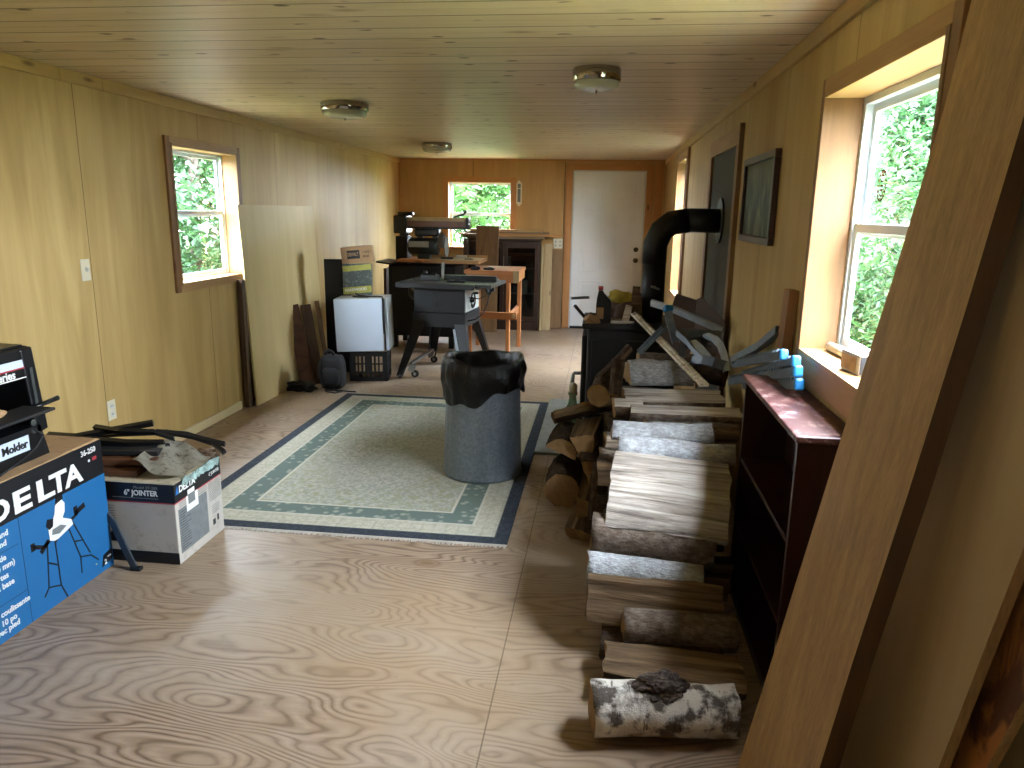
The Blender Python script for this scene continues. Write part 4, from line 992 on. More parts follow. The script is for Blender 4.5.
mb = MB(); mb.box((3.28, 4.72, .86), (.20, .012, .36), (0, .25, -.4), .003); single('cardboard_flap', mb, 'brownpanel', 'dark brown cardboard piece left of the clipped-corner panel', 'cardboard', (3.28, 4.72, .7))
mb = MB(); mb.box((3.36, 4.62, .84), (.012, .05, .34), (0, -.1, -.4), .002); single('wood_scrap', mb, 'dkply', 'narrow dark scrap board behind the bracket heap', 'scrap', (3.36, 4.62, .75))

# ================================================================= left foreground: boxes and machine
# big blue carton
t = thing('tool_carton', 'large blue and black carton with white lettering at the left edge', 'box', (.52, 2.2, 0))
X = .70; ya, yb, hh = 1.55, 2.785, .578; wd_ = .36
mb = MB().bb((X-wd_, ya, 0), (X, yb, hh), .004); part('carton_body', mb, 'kraft', t)
part('blue_face', MB().bb((X, ya, .004), (X+.0015, yb-.002, .425)), 'blue', t, label='blue printed lower face')
part('black_face', MB().bb((X, ya, .425), (X+.0015, yb-.002, hh-.002)), 'cardblk', t, label='black printed upper band')
part('end_face', MB().bb((X-wd_+.002, yb, .004), (X-.002, yb+.0015, hh-.002)), 'cardblk', t)
part('flap', MB().box((X-.175, (ya+yb)/2, hh+.004), (.34, yb-ya-.02, .004), (0, .012, 0)), 'kraft', t)
part('loose_flap_edge', MB().box((X-.02, (ya+yb)/2-.1, hh+.008), (.06, yb-ya-.25, .003), (0, .10, 0)), 'kraft', t)
xx = X+.0022
for ch, y, w_ in (('D', 2.165, .10), ('E', 2.282, .085), ('L', 2.398, .088), ('T', 2.473, .096), ('A', 2.556, .106)): text(ch, .112, fx(xx, y, .444), 'brand_letter', 'ink', t, width=w_, bold=.0035)
text('36-250', .032, fx(xx, 2.655, .537), 'model_number', 'ink', t, bold=.0004)
part('registered_mark', MB().cyl((xx, 2.70, .508), (xx+.001, 2.70, .508), .006, n=12), 'ink', t)
part('red_logo', MB().bb((xx, 2.72, .502), (xx+.001, 2.745, .516)), 'inkred', t, label='small red logo')
def rtext(s_, px_y, z, h): text(s_, h, fx(xx, px_y, z), 'printed_text', 'ink', t, bold=.0006, align='RIGHT')
for s_, y, z in (('and', 2.248, .384), ('stand', 2.235, .35), ('de', 2.224, .299), ('(254 mm)', 2.26, .266), ('tes', 2.224, .231), ('à base', 2.245, .197), ('coulissante', 2.304, .098), ('10 po', 2.235, .063), ('avec pied', 2.244, .034)): rtext(s_, y, z, .031)
for a, b in (((ya+.4, .33), (2.287, .33)), ((ya+.4, .14), (2.30, .14))): part('printed_line', MB().bb((xx-.0008, a[0], a[1]), (xx, b[0], a[1]+.0015)), 'cardblk', t)
part('printed_line', MB().bb((xx-.0008, 2.30, .006), (xx, 2.3015, .425)), 'cardblk', t)
# printed mitre saw on its stand
pic = MB()
def pl(*pts, w=.006):
    for a, b in zip(pts, pts[1:]): pic.beam((xx, a[0], a[1]), (xx, b[0], b[1]), .0012, w)
pl((2.375, .066), (2.402, .093), (2.465, .071), (2.492, 0.006)); pl((2.402, .093), (2.421, .265)); pl((2.465, .071), (2.462, .262)); pl((2.418, .188), (2.462, .159)); pl((2.462, .25), (2.50, .285))
pl((2.54, .284), (2.588, .132), (2.585, .062)); pl((2.566, .296), (2.645, .125)); pl((2.588, .132), (2.648, .112), (2.69, .07)); pl((2.562, .212), (2.612, .196))
pl((2.40, .262), (2.60, .318), w=.012); pl((2.385, .245), (2.43, .275), w=.02); pl((2.352, .285), (2.40, .262), w=.016); pl((2.35, .268), (2.35, .300), w=.02); pl((2.585, .322), (2.645, .338), w=.022); pl((2.59, .318), (2.59, .352), w=.02)
part('printed_stand_picture', pic, 'inkblk', t, label='printed picture of a folding saw stand')
for nm, mt, pts in (('printed_saw_picture', 'ink', [(2.436, .273), (2.435, .32), (2.455, .335), (2.475, .365), (2.488, .41), (2.512, .42), (2.535, .39), (2.53, .355), (2.515, .335), (2.56, .31), (2.568, .285), (2.52, .272), (2.48, .262), (2.46, .262)]),
                    ('printed_saw_shade', 'inkgrey', [(2.45, .29), (2.455, .31), (2.50, .312), (2.53, .296), (2.49, .28)]), ('printed_motor', 'cardblk', [(2.425, .335), (2.435, .36), (2.465, .352), (2.46, .322), (2.44, .315)]),
                    ('printed_handle', 'cardblk', [(2.485, .40), (2.492, .425), (2.525, .432), (2.53, .41), (2.505, .405)])):
    k = {'printed_saw_picture': 0, 'printed_saw_shade': .0006, 'printed_motor': .0004, 'printed_handle': .0004}[nm]
    part(nm, MB().prism(pts, .0012, fx(xx+k, 0, 0)), mt, t)
part('printed_badge', MB().prism([(2.705, .025), (2.72, .075), (2.775, .085), (2.778, .04)], .001, fx(xx, 0, 0)), 'cardblk', t, label='dark two-year badge')
text('2', .03, fx(xx+.001, 2.722, .032), 'badge_number', 'ink', t, bold=.001)
text('YEAR', .011, fx(xx+.001, 2.742, .055), 'badge_text', 'ink', t)
part('green_mark', MB().bb((xx, 2.668, .055), (xx+.001, 2.676, .060)), 'label', t)

# machine standing on the carton
zt_ = .592
t = thing('planer', 'black thickness planer machine with lettered labels on top of the blue carton', 'machine', (.5, 2.2, zt_))
yE = 2.545
mb = MB(); Mx = Matrix.Translation((.31, 0, 0)) @ Matrix(((0, 0, 1, 0), (1, 0, 0, 0), (0, 1, 0, 0), (0, 0, 0, 1)))
mb.prism([(1.86, zt_), (yE+.0, zt_), (yE-.03, zt_+.125), (1.88, zt_+.125)], .35, Mx); part('machine_base', mb, 'black', t)
part('rear_column', MB().bb((.32, 1.9, .70), (.48, 2.50, 1.0), .01), 'blackmatte', t)
mb = MB(); mb.box((.50, 2.51, .85), (.32, .06, .33), (.10, 0, 0), .006); part('side_post', mb, 'black', t)
mb = MB(); mb.box((.61, 1.93, .86), (.10, .075, .34), (-.10, 0, 0), .006); part('side_post', mb, 'black', t)
mb = MB(); mb.box((.49, 2.19, .962), (.33, .66, .12), (0, 0, 0), .012); mb.box((.49, 2.19, 1.023), (.30, .62, .01)); part('machine_head', mb, 'black', t)
part('head_label', MB().box((.657, 2.33, .962), (.003, .29, .028)), 'appl', t, label='silver label strip')
part('red_line', MB().box((.6585, 2.33, .945), (.002, .30, .005)), 'inkred', t)
part('white_line', MB().box((.6585, 2.33, .909), (.002, .32, .004)), 'ink', t)
text('Series', .042, fx(.6585, 2.428, .914), 'series_text', 'ink', t, bold=.001, align='RIGHT')
part('column_scale', MB().box((.6625, 2.505, .86), (.003, .014, .16), (.06, 0, 0)), 'steel', t)
part('front_label', MB().box((.6625, 2.27, .665), (.003, .35, .058), (.0, 0, 0)), 'appl', t, label='pale label plate')
text('Planer / Molder', .042, fx(.665, 2.435, .651), 'label_text', 'inkblk', t, bold=.0012, align='RIGHT')
mb = MB(); mb.box((.705, 2.17, .795), (.13, .60, .012), (0, 0, 0), .004); part('feed_table', mb, 'blackmatte', t)
mb = MB(); mb.cyl((.68, 2.46, .793), (.665, 2.615, .795), .007, .010, 12); part('table_handle', mb, 'black', t)
mb = MB(); mb.cyl((.664, 2.47, .735), (.672, 2.47, .735), .012, n=12); mb.cyl((.655, 2.475, .70), (.668, 2.475, .70), .01, n=12); part('bolt', mb, 'steel', t)
part('knob', MB().cyl((.60, 2.55, .70), (.60, 2.58, .70), .018, n=14), 'black', t)
mb = MB(); mb.tube([(.665, 2.47, .71), (.68, 2.50, .68), (.672, 2.47, .64), (.672, 2.38, .61), (.68, 2.25, .59)], .004, 6); part('power_cord', mb, 'rubber', t)
lump('wood_chip_bag', (.67, 2.26, .802), (.035, .08, .018), 'kraft', 'small tan crumpled bag lying on the planer table', 'bag', 31, amp=.3)

# jointer carton on the rug corner
jx0, jx1, jy0, jy1, jh = .36, .985, 2.825, 3.22, .372
t = thing('jointer_carton', 'off-white and navy carton printed 6 inch jointer, beside the blue carton', 'box', ((jx0+jx1)/2, (jy0+jy1)/2, 0))
part('carton_body', MB().bb((jx0, jy0, 0.0), (jx1, jy1, jh), .004), 'cardwht', t)
part('carton_top', MB().bb((jx0+.004, jy0+.004, jh), (jx1-.004, jy1-.004, jh+.002)), 'label', t)
e = .0015
part('navy_band', MB().bb((jx0+.003, jy0-e, jh-.085), (jx1, jy0, jh-.001)), 'cardblk', t); part('navy_band', MB().bb((jx1, jy0, jh-.085), (jx1+e, jy1-.003, jh-.001)), 'cardblk', t)
part('red_stripe', MB().bb((jx0+.003, jy0-e, jh-.09), (jx1, jy0, jh-.085)), 'inkred', t); part('red_stripe', MB().bb((jx1, jy0, jh-.09), (jx1+e, jy1-.003, jh-.085)), 'inkred', t)
part('bottom_band', MB().bb((jx0+.003, jy0-e, .003), (jx1, jy0, .055)), 'cardblk', t)
text('6" JOINTER', .034, fy(.755, jy0-e, jh-.056), 'product_text', 'ink', t, width=.155, bold=.0008)
text('Model 37-285', .018, fy(.80, jy0-e, jh-.026), 'model_text', 'inkgrey', t, width=.11)
part('fine_print', MB().bb((.70, jy0-e-.0005, jh-.07), (.91, jy0-e, jh-.067)), 'inkgrey', t)
part('printed_triangle', MB().prism([(.645, .095), (.72, .095), (.685, .15)], .001, fy(0, jy0-e, 0)), 'inkblk', t)
mb = MB()
for k in range(6): mb.bb((.62, jy0-e*.6, .20+.012*k), (.705, jy0, .203+.012*k))
part('fine_print', mb, 'inkgrey', t)
text('DELTA', .042, fx(jx1+e, jy0+.035, jh-.048), 'brand_text', 'ink', t, width=.13, bold=.0012)
part('blue_triangle', MB().prism([(jy0+.008, jh-.05), (jy0+.032, jh-.05), (jy0+.022, jh-.012)], .0012, fx(jx1+e, 0, 0)), 'inkblue', t)
text('6" JOINTER', .022, fx(jx1+e, jy0+.285, jh-.062), 'product_text', 'ink', t, width=.09)
part('product_photo', MB().bb((jx1, jy0+.02, .045), (jx1+e, jy0+.255, .248)), 'inkgrey', t, label='grey parts-list panel')
mb = MB()
for k in range(15): mb.bb((jx1+e, jy0+.028, .06+.0122*k), (jx1+e+.0005, jy0+.028+R.uniform(.04, .09), .0625+.0122*k))
part('fine_print', mb, 'inkblk', t)
mb = MB()
for k in range(12): mb.bb((jx1, jy0+.275, .185+.008*k), (jx1+.0008, jy0+.385, .1875+.008*k))
for k in range(5): mb.bb((jx1, jy0+.295, .118+.009*k), (jx1+.0008, jy0+.36, .1205+.009*k))
for k in range(3): mb.bb((jx1, jy0+.03, .255+.009*k), (jx1+.0008, jy0+.26, .2575+.009*k))
part('fine_print', mb, 'inkgrey', t)
mb = MB(); mb.bb((jx1, jy0+.295, .06), (jx1+.001, jy0+.318, .088)); mb.bb((jx1, jy0+.335, .07), (jx1+.001, jy0+.35, .10)); part('printed_marks', mb, 'inkblk', t)
mb = MB(); mb.bb((jx1+e, jy0+.085, .215), (jx1+e+.001, jy0+.18, .285)); mb.bb((jx1+e, jy0+.10, .285), (jx1+e+.001, jy0+.155, .31)); part('shipping_sticker', mb, 'ink', t)
part('sticker_code', MB().bb((jx1+e+.001, jy0+.10, .245), (jx1+e+.0018, jy0+.155, .29)), 'inkgrey', t)
mb = MB(); n = 26
for k in range(n):
    y = jy0+.07+.31*k/n; a = R.uniform(.01, .024); mb.box((jx1+.004, y, jh-.012+R.uniform(-.004, .004)), (.003, .02, a*2), (R.uniform(-.5, .5), R.uniform(-.3, .3), 0))
part('torn_tape', mb, 'foil', t, label='torn glossy packing tape')

# junk on the jointer carton
jt = jh+.0025
def pipe_thing(name, pts, w, th, mat, label, cat, side=(0, 0, 1)):
    return single(name, MB().ribbon(pts, w, th, side), mat, label, cat, pts[0])
single('wood_offcut', MB().beam((.46, 2.92, jt+.015), (.78, 2.95, jt+.015), .14, .028, bev=.003), 'leather', 'flat red-brown board offcut on the jointer carton', 'board', (.6, 3.0, jt))
single('wood_offcut', MB().beam((.48, 2.935, jt+.048), (.83, 3.0, jt+.048), .11, .034, bev=.004), 'leather', 'reddish board piece stacked on the flat offcut on the jointer carton', 'board', (.6, 3.04, jt+.03))
single('dark_board', MB().beam((.46, 2.99, jt+.083), (.82, 3.04, jt+.079), .13, .022, bev=.003), 'blackmatte', 'black flat bar on the boards above the jointer carton', 'bar', (.6, 3.08, jt+.07))
# canvas cloth draped
mb = MB(); nx, ny = 34, 22; G = []
for i in range(nx+1):
    row = []
    for j in range(ny+1):
        u, v = i/nx, j/ny; x = .77+.215*u; y = 2.88+.33*v-.03*math.sin(u*3)
        hgt = .07*math.exp(-((u-.0)**2)/.35)*(1-.3*abs(v-.5))+.018*noise.noise(Vector((u*3, v*4, 2)))+.011*math.sin(u*9+v*11)+.022
        row.append(mb.b.verts.new((x+.012*noise.noise(Vector((v*6, u*3, 5))), y, jt+max(.003, hgt*(1-.25*u)))))
    G.append(row)
for i in range(nx):
    for j in range(ny): f = mb.b.faces.new((G[i][j], G[i+1][j], G[i+1][j+1], G[i][j+1])); f.smooth = True
bmesh.ops.solidify(mb.b, geom=mb.b.faces[:], thickness=.004)
single('canvas_bag', mb, 'canvas', 'crumpled grey canvas bag lying on the jointer carton', 'bag', (.84, 3.05, jt))
for i in range(4):
    a = [(.93, 3.19), (.955, 3.17), (.90, 3.20), (.965, 3.205)][i]
    lump('debris', (a[0], a[1], jt), (.03, .022, .022), 'dkply', ['brown scrap at the back corner of the jointer carton', 'second brown scrap on the corner of the jointer carton', 'dark scrap behind the canvas bag', 'outermost scrap overhanging the jointer carton corner'][i], 'scrap', 40+i, amp=.5)
def strap(pts, w, label, roll=0): return single('black_bracket', MB().ribbon(pts, w, .022, (0, -.5, 1)), 'black', label, 'bracket', pts[0])
strap([(.27, 3.02, .50), (.42, 3.0, .505), (.56, 3.10, .52), (.70, 3.16, .54)], .024, 'long black steel bar lying highest over the jointer carton')
strap([(.35, 2.95, .497), (.50, 2.99, .495), (.66, 3.02, .480), (.80, 3.08, .468)], .035, 'wide black steel bar across the middle above the jointer carton')
strap([(.38, 3.10, .475), (.55, 3.13, .487), (.74, 3.20, .485), (.86, 3.25, .45), (.98, 3.29, .41)], .016, 'thin black bar running to the far corner of the jointer carton')
strap([(.58, 2.90, .492), (.615, 2.875, .480), (.62, 2.862, .44), (.60, 2.855, .41)], .03, 'black steel clip hanging down at the front of the jointer carton')
strap([(.40, 2.87, .50), (.48, 2.865, .495), (.545, 2.87, .48)], .02, 'small grey-black bar above the corner of the blue carton')
strap([(.44, 2.93, .455), (.52, 2.90, .452), (.60, 2.90, .44)], .04, 'short black block behind the hanging clip')
strap([(.46, 3.08, .53), (.60, 3.05, .527), (.74, 3.10, .515), (.80, 3.16, .47)], .020, 'flat black strip bowing over the middle of the junk on the jointer carton')
strap([(.30, 2.90, .47), (.42, 2.94, .472), (.52, 2.98, .468)], .05, 'broad dark strip low at the left above the jointer carton')
strap([(.66, 3.24, .47), (.80, 3.27, .455), (.93, 3.27, .42), (1.0, 3.24, .385)], .02, 'dark strap hanging over the far corner by the canvas bag')
t = thing('stand_leg', 'bent dark steel leg leaning on the front of the jointer carton', 'bracket', (.80, 2.76, 0))
mb = MB(); P = [(.56, 2.80, .335), (.64, 2.79, .28), (.685, 2.785, .235), (.72, 2.78, .20), (.77, 2.765, .10), (.815, 2.755, .012)]
mb.ribbon(P, .022, .018, (0, 1, 0)); mb.ribbon([(a+.012, b-.008, c+.008) for a, b, c in P], .006, .012, (0, 1, 0)); part('leg_bar', mb, 'steeldk', t)
part('foot', MB().box((.828, 2.752, .008), (.045, .03, .016), bev=.004), 'rubber', t)

# ================================================================= along the left wall
t = thing('leaning_plywood', 'full pale plywood sheet leaning on the left wall beyond the window', 'plywood', (.09, 6.2, 0))
mb = MB(); A = [(.10, 5.46, 0), (.125, 6.92, 0), (.036, 6.93, 1.555), (.036, 5.46, 1.555)]
a = [mb.b.verts.new(p) for p in A]; b = [mb.b.verts.new((p[0]-.016, p[1], p[2])) for p in A]
mb.b.faces.new(a); mb.b.faces.new(b[::-1])
for i in range(4): mb.b.faces.new((a[i], b[i], b[(i+1) % 4], a[(i+1) % 4]))
part('sheet', mb, 'plypanel', t)
single('dark_sheet', MB().bb((.022, 5.40, 0), (.06, 5.455, 1.0), .002), 'dkply', 'dark brown board edge standing between the baseboard and the leaning plywood', 'board', (.04, 5.43, 0))
# dark old boards leaning
for i, (p, q, w, mt, lb) in enumerate((((.215, 6.22, 0), (.055, 6.30, .70), .12, 'leather', 'dark brown old board leaning at left of the pair against the leaning plywood'), ((.285, 6.30, 0), (.16, 6.36, .70), .09, 'dkply', 'dark brown old board leaning at right, next to the black backpack'),
        ((.345, 6.40, 0), (.21, 6.50, .72), .04, 'brn_z', 'narrow brown stick leaning behind the two dark boards'))):
    single('old_board', MB().beam(p, q, w, .03, roll=.45, bev=.003), mt, lb, 'board', p, )
single('wood_wedge', MB().box((.13, 6.27, .10), (.06, .10, .20), (0, -.1, .3), .003, tap=(.6, .6)), 'kraft', 'short pale wood stub between the dark leaning boards', 'wood scrap', (.13, 6.27, 0))
lump('cable_heap', (.235, 6.02, 0), (.12, .07, .055), 'blackmatte', 'small heap of black cable on the floor by the leaning plywood', 'cable', 51, amp=.6)
# backpack
t = thing('backpack', 'black backpack standing on the floor beside the old boards', 'backpack', (.475, 6.14, 0))
mb = MB(); bmesh.ops.create_icosphere(mb.b, subdivisions=4, radius=1)
for v in mb.b.verts:
    c = v.co; c.x = math.copysign(abs(c.x)**.42, c.x); c.y = math.copysign(abs(c.y)**.5, c.y); c.z = math.copysign(abs(c.z)**.45, c.z)
    n_ = 1+.06*noise.noise(c*2.5); s_ = 1-.12*max(0, c.z)
    v.co = Vector((.475+c.x*.105*n_*s_, 6.14+c.y*.085*n_, .152+c.z*.150*n_))
for f in mb.b.faces: f.smooth = True
part('pack_body', mb, 'backpk', t)
mb = MB(); bmesh.ops.create_icosphere(mb.b, subdivisions=3, radius=1)
for v in mb.b.verts:
    c = v.co; v.co = Vector((.48+math.copysign(abs(c.x)**.6, c.x)*.082, 6.06+c.y*.04, .12+math.copysign(abs(c.z)**.6, c.z)*.085))
for f in mb.b.faces: f.smooth = True
part('front_pocket', mb, 'backpk', t)
mb = MB(); mb.tube([(.42, 6.12, .28), (.43, 6.10, .33), (.46, 6.10, .35), (.49, 6.10, .335), (.50, 6.12, .29)], .012, 8); part('carry_loop', mb, 'backpk', t)
mb = MB(); mb.ribbon([(.40, 6.045, .26), (.385, 6.03, .15), (.42, 6.04, .04)], .022, .004, (1, 0, 0)); part('strap', mb, 'backpk', t)
mb = MB(); mb.tube([(.50, 6.05, .02), (.55, 6.02, .008), (.60, 5.99, .012), (.56, 5.93, .014), (.47, 5.97, .012), (.44, 6.02, .008), (.52, 6.06, .008), (.63, 6.03, .008), (.72, 6.0, .014)], .006, 6)
single('power_cord', mb, 'rubber', 'thin dark cord looped on the floor in front of the backpack', 'cord', (.5, 6.03, 0))
# milk crate with grey box
t = thing('milk_crate', 'black plastic milk crate on the floor under the grey-white box', 'crate', (.70, 6.58, 0))
def crate_side(p, ux, L, Hh):    # p origin, ux unit along, builds lattice
    mb = MB(); th = .012; ux = Vector(ux); p = Vector(p); nrm = Vector((-ux.y, ux.x, 0))
    def bar(a, b, z0, z1):
        c = p+ux*(a+b)/2+Vector((0, 0, (z0+z1)/2)); mb.box(c, (b-a, th, z1-z0), Matrix((ux, nrm, Vector((0, 0, 1)))).transposed().to_4x4(), .002)
    bar(0, L, 0, .035); bar(0, L, Hh-.045, Hh); bar(0, L, .075, .09)
    for a in (0, L-.03): bar(a, a+.03, 0, Hh)
    for k in range(1, 9): a = L*k/9; bar(a-.004, a+.004, .03, .08)
    bar(L*.30, L*.36, .09, Hh-.04); bar(L*.40, L*.60, .09, Hh-.04); bar(L*.64, L*.70, .09, Hh-.04)
    for a, b in ((.08, .14), (.20, .24), (.76, .80), (.88, .93)): bar(L*a, L*b, .09, Hh-.04)
    for z in (.155,): bar(.02, L-.02, z, z+.012)
    return mb
cw_, ch_ = .335, .275; c0 = Vector((.522, 6.45, .0)); ax_ = Vector((.985, .17, 0)); ay_ = Vector((-.17, .985, 0))
part('crate_side', crate_side(c0, ax_, cw_, ch_), 'blackmatte', t); part('crate_rim', MB().box(c0+ay_*.30+ax_*cw_/2+Vector((0, 0, ch_-.02)), (cw_, .012, .04), Euler((0, 0, .171))), 'blackmatte', t)
part('crate_side', crate_side(c0, ay_, .30, ch_), 'blackmatte', t); part('crate_side', crate_side(c0+ax_*cw_, ay_, .30, ch_), 'blackmatte', t)
mb = MB(); mb.box(c0+ax_*cw_/2+ay_*.15+Vector((0, 0, .012)), (cw_, .30, .012), Euler((0, 0, .171))); part('crate_floor', mb, 'blackmatte', t)
t = thing('metal_box', 'grey-white flat enamel appliance box sitting on the milk crate', 'appliance', (.66, 6.6, .277))
mb = MB(); rm = Euler((0, -.035, .12)).to_matrix().to_4x4()
def bx(c, d, bev=.004): return MB().box(Matrix.Translation((.625, 6.60, .522)) @ rm @ Vector(c), d, rm, bev)
part('box_body', bx((0, .0, 0), (.47, .30, .475)), 'appl2', t)
part('front_panel', bx((-.022, -.157, -.002), (.43, .014, .475), .004), 'appl', t, label='flat bluish-white front panel')
part('side_seam', bx((.205, -.156, 0), (.012, .008, .47), .002), 'blackmatte', t)
part('side_panel', bx((.225, -.152, 0), (.022, .012, .47), .002), 'appl', t)
mb = MB(); mb.tube([(.58, 6.52, .772), (.55, 6.50, .772), (.57, 6.47, .772), (.64, 6.46, .773), (.70, 6.48, .773), (.68, 6.52, .772), (.60, 6.50, .78), (.57, 6.53, .795)], .007, 8)
mb.tube([(.68, 6.50, .775), (.78, 6.52, .775), (.825, 6.50, .775), (.84, 6.45, .76), (.845, 6.44, .6), (.85, 6.44, .45)], .006, 8); single('coiled_cord', mb, 'rubber', 'black cord coiled on top of the grey-white box', 'cord', (.62, 6.5, .765))
single('steel_sheet', MB().box((.225, 6.99, .535), (.03, .22, 1.06), (0, -.0, -1.35), .004), 'black', 'tall black flat panel standing behind the milk crate', 'panel', (.235, 6.98, 0))
single('steel_sheet', MB().box((.375, 6.82, .40), (.02, .09, .80), (0, -.03, -1.3), .003), 'black', 'narrower black panel between the tall panel and the grey-white box', 'panel', (.385, 6.82, 0))
sz = .7665
t = thing('printed_sack', 'grey and yellow printed packet standing on top of the grey-white box', 'packet', (.535, 6.70, sz))
mb = MB().box((.535, 6.70, sz+.14), (.265, .05, .28), (0, 0, .12), .008); part('packet_body', mb, 'sack', t)
for z, h in ((sz+.245, .05), (sz+.045, .06)): part('yellow_band', MB().box((.538, 6.6755, z), (.262, .004, h), Euler((0, -.10, .12))), 'sand', t, label='yellow printed band')
text('HARDWOOD', .034, Matrix.Translation((.425, 6.659, sz+.026)) @ Euler((PI/2, -.10, .12)).to_matrix().to_4x4(), 'packet_text', 'ink', t, width=.20, bold=.001)
t = thing('tool_carton', 'small brown cardboard carton with black lettering, on top of the yellow printed packet', 'box', (.54, 6.71, sz+.281))
rm = Euler((0, -.09, .12)).to_matrix().to_4x4(); zc = sz+.281+.085
part('carton_body', MB().box((.54, 6.71, zc), (.285, .10, .145), rm, .003), 'kraft', t)
part('black_print', MB().box((.515, 6.6555, zc), (.115, .002, .075), rm), 'inkblk', t)
text('DEWALT', .045, Matrix.Translation((.465, 6.647, zc-.018)) @ Euler((PI/2, -.09, .12)).to_matrix().to_4x4(), 'brand_text', 'kraft', t, width=.10, bold=.001)
for i in range(2): text(['2 YEAR', '20V MAX'][i], .026, Matrix.Translation((.60, 6.664, zc+.015-.038*i)) @ Euler((PI/2, -.09, .12)).to_matrix().to_4x4(), 'carton_text', 'inkblk', t, width=.058)

# ================================================================= table saw
t = thing('table_saw', 'black table saw on a splayed steel stand in the middle distance', 'table saw', (1.22, 7.2, 0))
tz = .872
mb = MB().bb((.84, 6.86, tz-.04), (1.60, 7.55, tz), .004); part('table_top', mb, 'castgrey', t)
part('table_front_edge', MB().bb((.838, 6.848, tz-.05), (1.602, 6.862, tz-.004), .003), 'iron', t)
mb = MB(); mb.box((1.243, 7.18, .715), (.50, .52, .26), None, .006); part('saw_cabinet', mb, 'grey', t)
part('side_plate', MB().bb((1.494, 6.93, .60), (1.502, 7.43, .84), .003), 'appl2', t, label='pale aluminium side plate')
mb = MB(); mb.bb((1.18, 6.912, .66), (1.23, 6.92, .70), .002); mb.bb((1.18, 6.912, .76), (1.225, 6.92, .80)); part('switch', mb, 'inkblk', t)
mb = MB(); mb.beam((1.04, 6.915, .73), (1.2, 6.915, .78), .004, .006); part('slot', mb, 'inkblk', t)
# stand
mb = MB()
for ya_, yb_ in ((6.90, 6.925), (7.43, 7.455)): mb.prism([(.985, .585), (1.505, .585), (1.50, .47), (1.44, .455), (1.05, .455), (.98, .47)], .02, fy(0, yb_, 0))
mb.bb((.985, 6.92, .46), (1.005, 7.44, .585)); mb.bb((1.485, 6.92, .46), (1.505, 7.44, .585)); part('stand_skirt', mb, 'grey', t)
for (tx, ty, bx_, by_, m_) in ((1.03, 6.93, .93, 6.64, 'grey'), (1.47, 6.93, 1.58, 6.74, 'grey'), (1.03, 7.44, .95, 7.58, 'black'), (1.47, 7.44, 1.58, 7.62, 'black')):
    mb = MB(); a, b = Vector((tx, ty, .56)), Vector((bx_, by_, .02)); s_ = 1 if bx_ < 1.2 else -1; sy = 1 if ty < 7.2 else -1
    mb.b.faces.ensure_lookup_table(); p = []
    for (c, w1) in ((a, .095), (b, .045)):
        p.append([c+Vector((-.02*s_, 0, 0)), c+Vector((s_*w1, 0, 0)), c+Vector((s_*w1, .006*sy, 0)), c+Vector((-.02*s_+.006*s_, .006*sy, 0)), c+Vector((-.02*s_+.006*s_, w1*sy, 0)), c+Vector((-.02*s_, w1*sy, 0))])
    A = [mb.b.verts.new(v) for v in p[0]]; B = [mb.b.verts.new(v) for v in p[1]]
    mb.b.faces.new(A); mb.b.faces.new(B[::-1])
    for i in range(6): mb.b.faces.new((A[i], B[i], B[(i+1) % 6], A[(i+1) % 6]))
    l_ = part('leg', mb, m_, t)
    part('foot', MB().cyl((b.x+.012*s_, b.y+.012*sy, 0), (b.x+.012*s_, b.y+.012*sy, .03), .016, .01, 10), 'steel', l_)
for (x, y) in ((1.065, 6.70), (1.02, 7.42)):
    c_ = part('caster_bracket', MB().box((x-.02, y, .09), (.06, .035, .07), (0, .3, 0), .004), 'steel', t)
    part('caster_wheel', MB().cyl((x+.01, y-.014, .035), (x+.01, y+.014, .035), .034, n=20), 'rubber', c_)
    part('wheel_hub', MB().cyl((x+.01, y-.016, .035), (x+.01, y-.0145, .035), .015, n=14), 'steel', c_)
part('brace', MB().beam((1.02, 6.74, .12), (1.02, 7.40, .14), .03, .02), 'steel', t)
# fence rails, fence, gauge, wheel
part('front_rail', MB().bb((1.603, 6.90, tz-.05), (1.64, 7.72, tz-.012), .004), 'steel', t)
part('extension_wing', MB().bb((1.602, 6.88, tz-.035), (1.76, 7.5, tz-.002), .004), 'castgrey', t)
mb = MB(); mb.bb((1.17, 7.24, tz), (1.72, 7.30, tz+.05), .004); part('rip_fence', mb, 'black', t)
mb = MB(); mb.tube([(1.72, 6.98, tz-.02), (1.74, 6.93, tz-.05), (1.73, 6.90, tz-.09)], .02, 10); mb.cyl((1.70, 6.93, tz-.06), (1.78, 6.93, tz-.04), .028, .02, 12); part('fence_clamp', mb, 'black', t)
mb = MB(); mb.bb((.92, 7.1, tz), (1.0, 7.4, tz+.012), .002); mb.bb((.99, 7.12, tz), (1.18, 7.16, tz+.055), .006); mb.cyl((1.03, 7.16, tz+.05), (1.03, 7.16, tz+.09), .022, n=14); mb.cyl((1.13, 7.16, tz+.04), (1.13, 7.13, tz+.07), .02, n=12); part('mitre_gauge', mb, 'black', t)
mb = MB(); mb.box((1.19, 7.22, tz+.085), (.028, .02, .17), (0, .05, .3), .004); part('blade_guard', mb, 'appl2', t)
mb = MB(); mb.box((1.38, 7.05, tz+.01), (.17, .09, .02), (0, 0, .1), .006); mb.cyl((1.36, 7.04, tz+.015), (1.42, 7.06, tz+.03), .015, n=10); part('blade_insert', mb, 'inkblk', t)
w_ = MB(); c_ = (1.53, 7.10, .70)
for k in range(24):
    a, b = 2*PI*k/24, 2*PI*(k+1)/24; w_.cyl((c_[0], c_[1]+.07*math.cos(a), c_[2]+.07*math.sin(a)), (c_[0], c_[1]+.07*math.cos(b), c_[2]+.07*math.sin(b)), .008, n=8)
